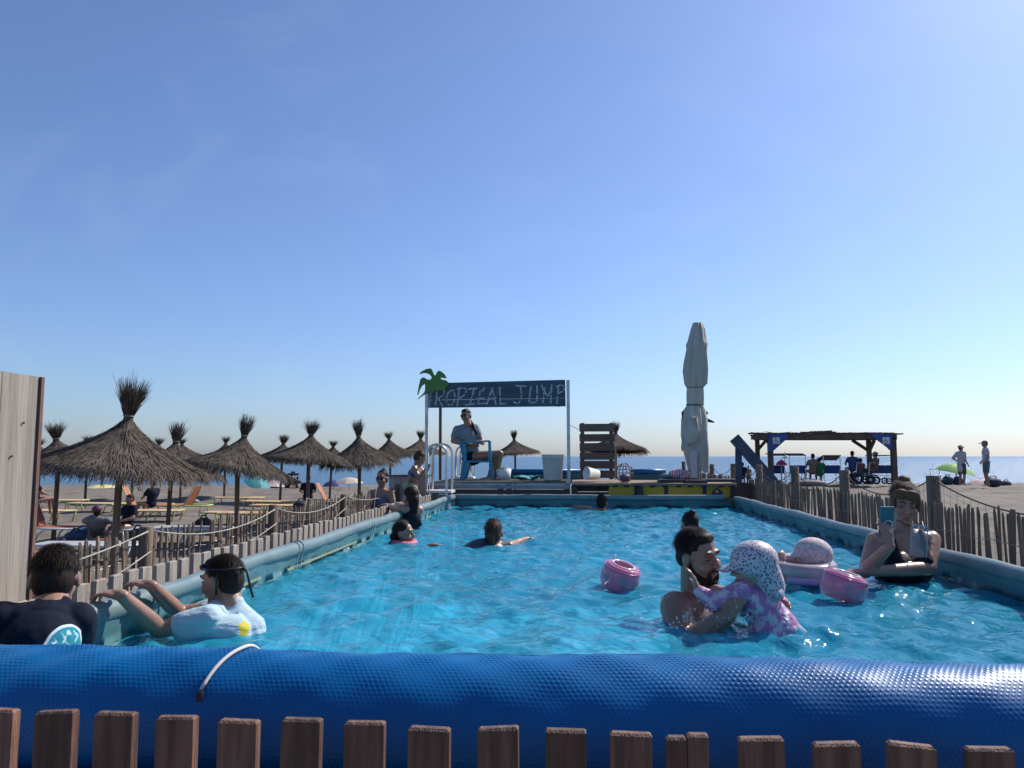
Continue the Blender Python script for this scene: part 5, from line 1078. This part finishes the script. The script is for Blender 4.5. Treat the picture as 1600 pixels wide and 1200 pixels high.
MB().tube([o_+V((0.155*math.cos(a),0.17*math.sin(a),0.03+0.01*math.sin(a))) for a in np.linspace(0,2*math.pi,33)], 0.042, 12).build('upper_ring', greyfl, sr, True)
MB().tube([o_+V((0.165*math.cos(a),0.175*math.sin(a),-0.022)) for a in np.linspace(0,2*math.pi,33)], 0.030, 12).build('lower_ring', pm('lilac_vinyl', (0.42,0.26,0.50), None, rough=0.15, coat=0.5), sr, True)
def armfloat(px, py, Y, w_, h_, tilt, lab):
    c = P(px,py,Y); t = thing('arm_float', lab, 'float', c-V((0,0,h_/2)), 'pink arm floats'); M = Euler(tilt).to_matrix(); r = w_/2; hh = h_/2
    prof = [(r*0.50,-hh*0.75),(r*0.62,-hh*0.98),(r*0.84,-hh*0.95),(r*0.98,-hh*0.55),(r,0),(r*0.99,hh*0.5),(r*0.88,hh*0.86),(r*0.80,hh*0.99),(r*0.62,hh*0.97),(r*0.52,hh*0.75),(r*0.48,0),(r*0.50,-hh*0.75)]
    MB().lathe(prof, 36, c, M, wob=lambda a, z: 1+0.012*math.sin(a*9)).build('inflated_body', pinkfl, t, True)
    rim_p = [c+M @ V((r*0.58*math.cos(a), r*0.58*math.sin(a), hh*0.98)) for a in np.linspace(0,2*math.pi,37)]; MB().tube(rim_p, 0.007, 8).build('white_rim', pm('white_vinyl', (0.75,0.62,0.68), None, rough=0.15), t, True)
    MB().tube([c+M @ V((r*0.95*math.cos(a), r*0.95*math.sin(a), hh*0.76)) for a in np.linspace(0,2*math.pi,37)], 0.003, 6).build('weld_seam', pm('pink_seam', (0.5,0.14,0.34), None, rough=0.2), t, True)
    pr = pm('grey_print', (0.30,0.22,0.34), None, rough=0.3); q = random.Random(px)
    for a0 in (-150, -105, -55):
        for k in range(5):
            a = R(a0+q.uniform(-14,14)); z = hh*q.uniform(-0.45,0.35); n_ = V((math.cos(a),math.sin(a),0)); MB().ell(c+M @ (n_*(r*0.985)+V((0,0,z))), (0.004,0.011,0.012), M @ Matrix.Rotation(a,3,'Z'), 8, 6).build('printed_flower', pr, t, True)
    MB().tube([c+M @ V((-r*0.3,r*0.72,hh)), c+M @ V((-r*0.3,r*0.74,hh+0.025))], 0.006, 6).build('valve', white_pl, t)
armfloat(969,901,4.42,0.215,0.14,(R(14),R(13),0.3),'pink arm float drifting alone in mid pool')
armfloat(1318,916,4.1,0.222,0.135,(R(13),R(9),0.8),'pink arm float next to the mother and the child in the floral hat')

# --- swimmers further off
f = Fig('girl with a pink and blue swim collar looking across the pool', P(630,856,6.5), 0.009, sk_c)
f.head(P(631,834,6.5), -100, 0, 0, 0.88); f.hair(hair_d, 'lowbun', 600, 8); shL, shR, hp = P(640,866,6.6), P(618,866,6.42), P(622,935,6.5)
f.torso(shL, shR, hp, 0.75); f.neck(0.75); f.arm(shR, P(640,866,6.3), P(672,853,6.3), 0.7); f.hand(P(673,852,6.3), (1,0,0.1), (0,0,1), 0.7, 10)
f.leg(hp, hp+V((-0.1,0,-0.3)), hp+V((-0.3,0,-0.5)), 0.7); f.done()
sc2 = thing('swim_collar', 'pink and blue padded swim collar on the girl by the left side', 'float', P(630,860,6.5)); o_ = P(630,850,6.5)
MB().tube([o_+V((0.09*math.cos(a),0.09*math.sin(a),0.005*math.sin(a*2))) for a in np.linspace(0.6,math.pi+0.8,17)], 0.035, 10).build('blue_half', pm('royal_neoprene', (0.03,0.05,0.3), None), sc2, True)
MB().tube([o_+V((0.09*math.cos(a),0.09*math.sin(a),0.005*math.sin(a*2))) for a in np.linspace(math.pi+0.8,2*math.pi+0.6,17)], 0.036, 10).build('pink_half', pm('coral_neoprene', (0.6,0.10,0.17), None), sc2, True)
f = Fig('girl swimming away with a low ponytail and one arm stretched out', P(740,865,6.3), 0.009, sk_b)
f.head(P(772,833,6.35), -8, 10, 0, 0.93); f.hair(hair_b, 'pony', 700, 9); dz = V((0,0,-0.15)); shL, shR, hp = P(745,851,6.3)+V((0,0,-0.02)), P(795,850,6.4)+V((0,0,-0.02)), P(690,868,5.95)+dz
f.torso(shL, shR, hp, 0.85); f.neck(0.85); f.arm(shR, P(806,849,6.55), P(822,842,6.75), 0.82); f.hand(P(822,842,6.75), (0.8,0.5,0.02), (0,0,1), 0.85, 8); f.arm(shL, P(720,856,6.5), P(715,852,6.8), 0.8)
f.leg(hp, P(655,876,5.7)+dz, P(628,868,5.75)+dz*0.5, 0.8, (-1,0,0)); f.leg(hp, P(668,880,5.7)+dz*1.3, P(640,882,5.6)+dz, 0.8, (-1,0,0)); sw = f.layer('swimsuit', pm('dark_blue_suit', (0.02,0.03,0.06), None, rough=0.6), 0.009, 3); f.torso(shL, shR, hp, 0.85, 1.02, sw, 0.006, False); f.done()
f = Fig('girl in a black swimsuit leaning on the far left rim', P(640,815,7.85), 0.010, sk_c)
f.head(P(641,778,7.85), 45, -5, 0, 0.95); f.hair(hair_d, 'long', 200, 10); shL, shR, hp = P(628,795,7.75), P(655,797,7.9), P(642,845,7.9)
f.torso(shL, shR, hp, 0.9); f.neck(0.85); f.arm(shL, P(615,794,7.9), P(606,790,8.1), 0.85); f.hand(P(606,789,8.1), (-1,0.2,0), (0,0,1), 0.85, 20, True); f.arm(shR, P(640,795,8.15), P(620,788,8.25), 0.85)
f.leg(hp, hp+V((0,0,-0.4)), hp+V((0,0,-0.8)), 0.85); sw = f.layer('swimsuit', black_c, 0.010, 3); f.torso(shL, shR, hp, 0.9, 1.02, sw, 0.008, False)
for sx in (-1,1): sw.cap(f.c-f.up*0.15+f.rt*0.06*sx-f.fw*0.09, 0.02, f.c+f.up*0.05+f.rt*0.06*sx, 0.014)
f.done()
f = Fig('woman in sunglasses and a blue swimsuit standing behind the paling fence', P(592,830,10.4), 0.011, sk_b)
f.head(P(597,748,10.5), 172, 0, 0, 0.98, True, True); f.hair(hair_d, 'bun', 120, 11); shR, shL, hp = P(580,771,10.5), P(610,771,10.5), P(594,832,10.5)
f.torso(shL, shR, hp, 1.0, 1.05); f.neck(0.95); f.arm(shR, P(575,795,10.4), P(582,818,10.3), 1.0); f.arm(shL, P(616,795,10.4), P(612,818,10.3), 1.0)
for sx in (-1,1): f.leg(hp+f.rt*0.1*sx, hp+f.rt*0.1*sx+V((0,0,-0.38)), hp+f.rt*0.1*sx+V((0,0,-0.72)), 0.95)
sw = f.layer('swimsuit', pm('slate_blue_suit', (0.05,0.09,0.15), None, rough=0.6), 0.011, 3); c = f.c
sw.ell(c-f.up*0.13+V((0,-0.05,0)), (0.125,0.1,0.09), f.M); f.torso(shL-f.up*0.18, shR-f.up*0.18, hp, 0.95, 1.05, sw, 0.006, False)
for sx in (-1,1): sw.cap(c-f.up*0.1+f.rt*0.07*sx+V((0,-0.09,0)), 0.03, c+f.up*0.05+f.rt*0.04*sx, 0.012)
f.done()
f = Fig('child in a green and blue bikini bending beside the ladder', P(640,790,11.3), 0.011, sk_b)
f.head(P(656,716,11.3), -60, -30, 0, 0.88); f.hair(hair_b, 'short', 120, 12); shL, shR, hp = P(655,729,11.45), P(647,731,11.15), P(641,760,11.3)
f.torso(shL, shR, hp, 0.8); f.neck(0.8); f.arm(shR, P(655,748,11.05), P(665,734,11.1), 0.75); f.arm(shL, P(664,742,11.4), P(670,728,11.4), 0.75); f.hand(P(665,733,11.1), (0.7,0,0.7), (0,-1,0), 0.75, 40)
for sx in (-1,1): f.leg(hp+f.rt*0.07*sx, P(654,778,11.2+0.1*sx), P(645,808,11.3+0.1*sx), 0.8)
sw = f.layer('bikini_top', pm('green_blue_bikini', (0.02,0.22,0.22), (0.02,0.10,0.30), 7, 0.6), 0.011, 3); sw.ell(f.c-f.up*0.1, (0.15,0.1,0.075), f.M); sw = f.layer('bikini_bottom', pm('lime_bikini', (0.25,0.35,0.12), (0.4,0.4,0.3), 8, 0.6), 0.011, 3); sw.ell(hp, (0.145,0.112,0.09), f.M); f.done()
f = Fig('dark haired swimmer stretching an arm by the far wall', P(942,800,10.7), 0.011, sk_b)
f.head(P(941,786,10.7), -20, 0, 0, 0.95); f.hair(hair_d, 'bun', 100, 13); shL, shR, hp = P(932,800,10.6), P(952,800,10.7), P(945,830,10.4); f.torso(shL, shR, hp, 0.85); f.neck(0.9); f.arm(shL, P(918,794,10.5), P(902,792,10.5), 0.85); f.hand(P(902,792,10.5), (-1,0,0.05), (0,0,1), 0.85, 10, True); f.done()
f = Fig('swimmer with curly dark hair partly hidden behind the bearded man', P(1077,840,7.3), 0.010, sk_b)
f.head(P(1077,820,7.3), 20, 0, 0, 0.95); f.hair(hair_d, 'bun', 350, 14); shL, shR, hp = P(1062,846,7.3), P(1092,846,7.3), P(1077,900,7.3); f.torso(shL, shR, hp, 0.85); f.neck(0.9); f.done()

# --- lifeguard and blue chair
YL = 12.55
f = Fig('lifeguard in sunglasses and grey T-shirt sitting sideways in the blue chair', P(745,752,YL), 0.011, sk_b)
f.head(P(728,650,YL), 160, -4, 8, 0.98, True, True); f.hair(hair_d, 'short', 160, 15); shR, shL, hp = P(714,671,YL-0.05), P(743,668,YL+0.1), P(737,716,YL)
f.torso(shL, shR, hp, 1.05, 1.12); f.neck(1.0, P(731,664,YL), 0.056); el = P(708,689,YL-0.1); f.arm(shR, el, P(735,695,YL-0.2), 1.05); f.hand(P(736,695,YL-0.2), (1,-0.1,0), (0,0,1), 0.95, 20); f.arm(shL, P(754,692,YL), P(750,690,YL-0.2), 1.0); f.hand(P(750,690,YL-0.2), (-0.6,-0.2,-0.4), (0,-1,0), 0.95, 40, True)
f.leg(hp+V((0.03,-0.1,0.02)), P(781,709,YL-0.15), P(774,747,YL-0.05), 1.05, (0.5,-0.8,0)); f.leg(hp+V((0.03,0.1,0)), P(776,712,YL+0.15), P(764,745,YL+0.2), 1.0, (-0.5,-0.6,0))
ts = f.layer('tshirt', pm('grey_blue_tshirt', (0.22,0.28,0.31), (0.16,0.23,0.27), 5, 0.85), 0.011, 4, 0.012); f.torso(shL, shR, hp+V((0,0,0.06)), 1.05, 1.12, ts, 0.012); ts.cap(shR, 0.068, V(shR).lerp(el, 0.6), 0.068); ts.cap(shL, 0.066, V(shL).lerp(P(752,690,YL), 0.5), 0.064)
shx = f.layer('shorts', navy_c, 0.011, 3); shx.ell(hp, (0.17,0.15,0.12)); shx.cap(hp+V((0,-0.1,0.02)), 0.1, V(hp).lerp(P(781,709,YL-0.15), 0.45), 0.085); shx.cap(hp+V((0,0.1,0)), 0.1, V(hp).lerp(P(776,712,YL+0.15), 0.45), 0.085)
MB().tube([P(734,656,YL+0.05), P(739,664,YL+0.0), P(743,674,YL-0.1), P(744,680,YL-0.14)], [0.02,0.028,0.03,0.012], 8).build('ponytail', hair_d, f.t, True)
f.done()
bc_ = pm('blue_plastic_chair', (0.01,0.27,0.44), (0.01,0.23,0.38), 3, 0.35)
ch = thing('plastic_armchair', 'bright blue plastic armchair under the lifeguard', 'chair', P(745,752,YL)); Yn, Yf = YL-0.27, YL+0.27
def taper(b, a, c, wa, wb, th): 
    a, c = V(a), V(c); x = V((1,0,0)); b.prism([a-x*wa/2, a+x*wa/2, c+x*wb/2, c-x*wb/2], (0,th,0))
for Y_, xs_ in ((Yn, ((721,752,728,722), (769,752,766,716))), (Yf, ((727,750,731,722), (768,750,766,716)))):
    for (xa, ya, xb, yb) in xs_:
        b = MB(); taper(b, P(xa,ya,Y_), P(xb,yb,Y_), 0.05, 0.13 if xa < 750 else 0.06, 0.04); b.build('leg', bc_, ch)
MB().box(((P(727,720,YL).x+P(767,718,YL).x)/2, YL, P(745,721,YL).z), (P(767,720,YL).x-P(727,720,YL).x, 0.5, 0.03)).build('seat', bc_, ch)
for Y_ in (Yn, Yf):
    MB().beam(P(724,691,Y_), P(765,689,Y_), 0.05, 0.028).build('armrest', bc_, ch); MB().beam(P(727,722,Y_), P(725,691,Y_), 0.05, 0.05, V((0,1,0))).build('arm_post', bc_, ch); MB().beam(P(766,720,Y_), P(765,689,Y_), 0.045, 0.05, V((0,1,0))).build('arm_post', bc_, ch)
b = MB()
for k in range(7):
    y = Yn+0.04+k*(Yf-Yn-0.08)/6; b2_ = MB().beam(P(726,720,y), P(719,668 if False else 690,y), 0.045, 0.02, V((0,1,0))); b2_.build('back_slat', bc_, ch)
MB().beam(P(719,690,Yn), P(719,690,Yf), 0.05, 0.04).build('back_top_rail', bc_, ch)

# --- people on the beach
def stand(label, px, ytop, ybot, Y, yaw, shirt, short, hat=None, skin=sk_b, hips=False, sleeves=0.55, long_shirt=False):
    a = P(px,ytop,Y); g = P(px,ybot,Y); H = a.z-g.z; k = H/1.72; f = Fig(label, g, 0.02, skin); M = Matrix.Rotation(R(yaw),3,'Z'); Q = lambda x, y, z: g + M @ (V((x,y,z))*k)
    f.head(Q(0,0.02,1.60), yaw, -6, 0, k*1.0, False); f.hair(hair_d, 'short', 0)
    shL, shR, hp = Q(-0.18,0,1.40), Q(0.18,0,1.40), Q(0,0,0.93); f.torso(shL, shR, hp, k); f.neck(k)
    eL, wL = (Q(-0.36,-0.08,1.16), Q(-0.17,0.06,1.02)) if hips else (Q(-0.24,-0.03,1.12), Q(-0.23,0.10,0.90)); eR, wR = Q(0.24,-0.04,1.12), Q(0.22,0.12,0.92)
    f.arm(shL, eL, wL, k); f.arm(shR, eR, wR, k); f.hand(wL, M @ V((0.3,0.3,-0.8)), M @ V((-1,0,0)), k, 20, True); f.hand(wR, M @ V((0,0.3,-0.9)), M @ V((1,0,0)), k, 20)
    for sx in (-1,1): f.leg(Q(0.09*sx,0,0.88), Q(0.1*sx,0.03,0.48), Q(0.11*sx,-0.02,0.08), k, M @ V((0.1*sx,1,0)))
    s_ = f.layer('shirt', shirt, 0.02, 3); f.torso(shL, shR, hp, k, 1.05, s_, 0.022*k); s_.cap(shL, 0.075*k, V(shL).lerp(eL,sleeves), 0.068*k); s_.cap(shR, 0.075*k, V(shR).lerp(eR,sleeves), 0.068*k)
    if long_shirt: s_.cap(hp, 0.16*k, Q(0,0,0.72), 0.17*k); s_.cap(eL, 0.05*k, wL, 0.04*k)
    q = f.layer('shorts', short, 0.02, 3)
    for sx in (-1,1): q.cap(Q(0.08*sx,0,0.9), 0.12*k, Q(0.105*sx,0.02,0.56), 0.09*k)
    if hat:
        h = f.layer('hat', hat, 0.016, 2); h.ell(f.T(0,-0.015,0.065), (0.095*k,0.11*k,0.075*k), f.hM); 
        if long_shirt: h.ell(f.T(0,0,0.045), (0.155*k,0.165*k,0.018*k), f.hM)
        else: h.ell(f.T(0,0.13,0.045), (0.065*k,0.09*k,0.015*k), f.hM)
    f.done()
white_c = pm('white_cotton', (0.45,0.45,0.46), None, rough=0.9); straw_h = pm('straw_hat', (0.42,0.36,0.27), None, rough=0.9); cap_m = pm('khaki_cap', (0.16,0.14,0.11), None, rough=0.9); teal_s = pm('teal_shorts', (0.06,0.12,0.13), (0.1,0.16,0.16), 8, 0.8)
stand('woman in a long white shirt and sun hat with hand on hip on the sand', 1504, 696, 759, 31.5, -70, white_c, pm('dark_shorts', (0.05,0.05,0.06), None), straw_h, sk_b, True, 0.9, True)
stand('man in a cap, white T-shirt and teal shorts standing on the sand', 1543, 689, 760, 31, 75, white_c, teal_s, cap_m, sk_b)
def sit(label, px, py, Y, yaw, shirt, hat=None, skin=sk_b, zoff=0.0, k=1.0, lie=False, hair_=None):
    g = P(px,py,Y); f = Fig(label, g, 0.022, skin); M = Matrix.Rotation(R(yaw),3,'Z'); Q = lambda x, y, z: g + M @ (V((x,y,z))*k)
    ln = -0.45 if lie else -0.06
    f.head(Q(0,ln+0.02,0.72 if not lie else 0.52), yaw, 10 if lie else -6, 0, k, False); f.hair(hair_ or hair_d, 'short', 0); shL, shR, hp = Q(-0.17,ln,0.52 if not lie else 0.36), Q(0.17,ln,0.52 if not lie else 0.36), Q(0,0,0.1)
    f.torso(shL, shR, hp, k); f.neck(k); f.arm(shL, Q(-0.26,0.06,0.3), Q(-0.14,0.28,0.24), k); f.arm(shR, Q(0.26,0.06,0.3), Q(0.14,0.28,0.24), k)
    for sx in (-1,1): f.leg(Q(0.09*sx,0,0.08), Q(0.11*sx,0.42,0.2 if lie else 0.12), Q(0.11*sx,0.75 if lie else 0.46,0.03 if lie else -0.28), k, M @ V((0,1,0)))
    s_ = f.layer('shirt', shirt, 0.022, 3); f.torso(shL, shR, hp, k, 1.06, s_, 0.02*k); s_.cap(shL, 0.07*k, V(shL).lerp(Q(-0.26,0.06,0.3),0.6), 0.062*k); s_.cap(shR, 0.07*k, V(shR).lerp(Q(0.26,0.06,0.3),0.6), 0.062*k)
    if hat: h = f.layer('hat', hat, 0.018, 2); h.ell(f.T(0,-0.015,0.065), (0.095*k,0.11*k,0.075*k), f.hM); h.ell(f.T(0,0.09 if hat is not straw_h else 0,0.045), ((0.08 if hat is not straw_h else 0.17)*k,(0.09 if hat is not straw_h else 0.18)*k,0.016*k), f.hM)
    f.done()
skinny = pm('bare_back', (0.24,0.14,0.10), None, rough=0.6); green_c = pm('green_shirt', (0.03,0.16,0.06), None, rough=0.8); blue_c = pm('blue_shirt', (0.03,0.06,0.16), None, rough=0.8); brown_c = pm('brown_shirt', (0.13,0.08,0.06), None, rough=0.8)
sit('bare backed person sitting among the blue pergola chairs', 1270, 740, 33.5, 10, skinny)
sit('person in a green top sitting beside the bare backed one', 1281, 743, 33.5, -10, green_c, k=0.9)
sit('person in a blue shirt sitting tall under the pergola', 1332, 736, 33.4, 0, blue_c)
sit('person in a brown top sitting by the beach wheelchair', 1344, 744, 33.4, 20, brown_c, k=0.9)
sit('person in a straw hat sitting beside the last pergola post', 1367, 738, 33.4, 40, brown_c, straw_h)
capn = pm('navy_cap', (0.015,0.018,0.035), None, rough=0.8)
sit('person in a navy cap and shirt sitting on a raised orange sunbed', 236, 792, 23.0, 70, navy_c, capn)
sit('person in a grey shirt and purple cap reclining on the white sunbed', 152, 838, 15.0, 30, pm('grey_shirt', (0.16,0.16,0.17), (0.1,0.1,0.12), 8, 0.8), pm('purple_cap', (0.08,0.02,0.05), None), lie=True)
sit('dark clothed person sitting behind the main umbrella pole', 198, 829, 16.5, 160, navy_c, k=0.95)
sit('person in dark clothes sitting beside the plank screen', 55, 786, 20.5, -30, navy_c)
sit('person in dark clothes sitting under the wide flared tuft umbrella', 481, 781, 26, 20, navy_c)
sit('person in a dark top sitting on the shore by the pink parasol', 449, 763, 46, 0, navy_c, k=1.0)
sit('second small figure sitting on the shore', 455, 762, 47, 30, brown_c, k=1.1)
sit('lone bather sitting on the shore right of the pink parasol', 465, 764, 46, 0, brown_c, k=0.9)
stand('bather standing at the waterline behind the upright tuft umbrella', 268, 744, 765, 45, 0, skinny, navy_c)
stand('second bather wading near the upright tuft umbrella', 289, 747, 766, 45, 20, skinny, navy_c)
stand('person standing on the shore just right of the handrail', 1170, 728, 760, 40, 0, skinny, navy_c)
sit('person sitting on the shore near the handrail', 1160, 748, 40, 10, navy_c)
for nm, cat_, lab, px, py, Y, dm, cl in (('beach_bag','bag','navy and white bag on the white sunbed near the plank screen',118,838,14.6,(0.22,0.16,0.11),(0.03,0.05,0.12)), ('towel_heap','towels','blue towel heap beside the reclining person',132,830,15.2,(0.28,0.18,0.08),(0.04,0.09,0.2)), ('towel_heap','towels','red and orange towel on the white sunbed edge',160,843,14.2,(0.16,0.1,0.03),(0.5,0.10,0.03)), ('beach_bag','bag','dark rucksack under the largest umbrella',215,838,15.0,(0.2,0.16,0.16),(0.03,0.03,0.04)), ('towel_heap','towels','striped pale towel left on the sunbed by the upright tuft',300,783,25.5,(0.25,0.2,0.07),(0.42,0.34,0.38)), ('beach_bag','bag','black bag on the sand under the pointed tuft umbrella',318,818,19.0,(0.22,0.2,0.15),(0.03,0.03,0.035)), ('beach_bag','bag','dark beach bag by the wide flared tuft pole',470,790,23.5,(0.24,0.2,0.16),(0.04,0.04,0.06))):
    lump(nm, cat_, lab, px, py, Y, dm, cl)
st_ = thing('beach_stroller', 'folded navy stroller standing under the largest umbrella', 'stroller', P(213,768,33)); q = P(213,766,33)
MB().tube([q+V((-0.2,0,0)), q+V((0.25,0,0.75))], 0.02, 6).build('handle_tube', steel, st_); MB().tube([q+V((0.15,0,0)), q+V((-0.1,0,0.4))], 0.02, 6).build('leg_tube', steel, st_); MB().beam(q+V((-0.05,0,0.3)), q+V((0.2,0,0.75)), 0.4, 0.22, V((0,1,0))).build('seat_fabric', navy_sl, st_)
for dx in (-0.2,0.15):
    MB().tube([q+V((dx+0.07*math.cos(a),0,0.05+0.07*math.sin(a))) for a in np.linspace(0,6.28,13)], 0.02, 6).build('wheel', tyre_m, st_, True)

# ------------------------------------------------------------------ splash droplets round the man and toddler
glass_d = pm('water_drop', (0.9,0.97,1.0), None, rough=0.02, trans=1.0); dmesh = MB(); rd = random.Random(3)
for i in range(230):
    px = rd.gauss(1135,48); py = 965-abs(rd.gauss(0,22))*math.exp(-((px-1130)/60)**2) + rd.uniform(0,25); Yd = rd.uniform(3.2,3.55); c = P(px,py,Yd)
    if c.z < ZW: c.z = ZW+0.004
    rr = rd.uniform(0.0015,0.0048); dmesh.ell(c, (rr,rr,rr*rd.uniform(0.9,1.8)), None, 6, 5)
sp = dmesh.build('splash_droplets', glass_d, None, True); tag(sp, 'splash of water droplets between the bearded man and the toddler', 'splash', None, 'stuff')
flush_remesh()
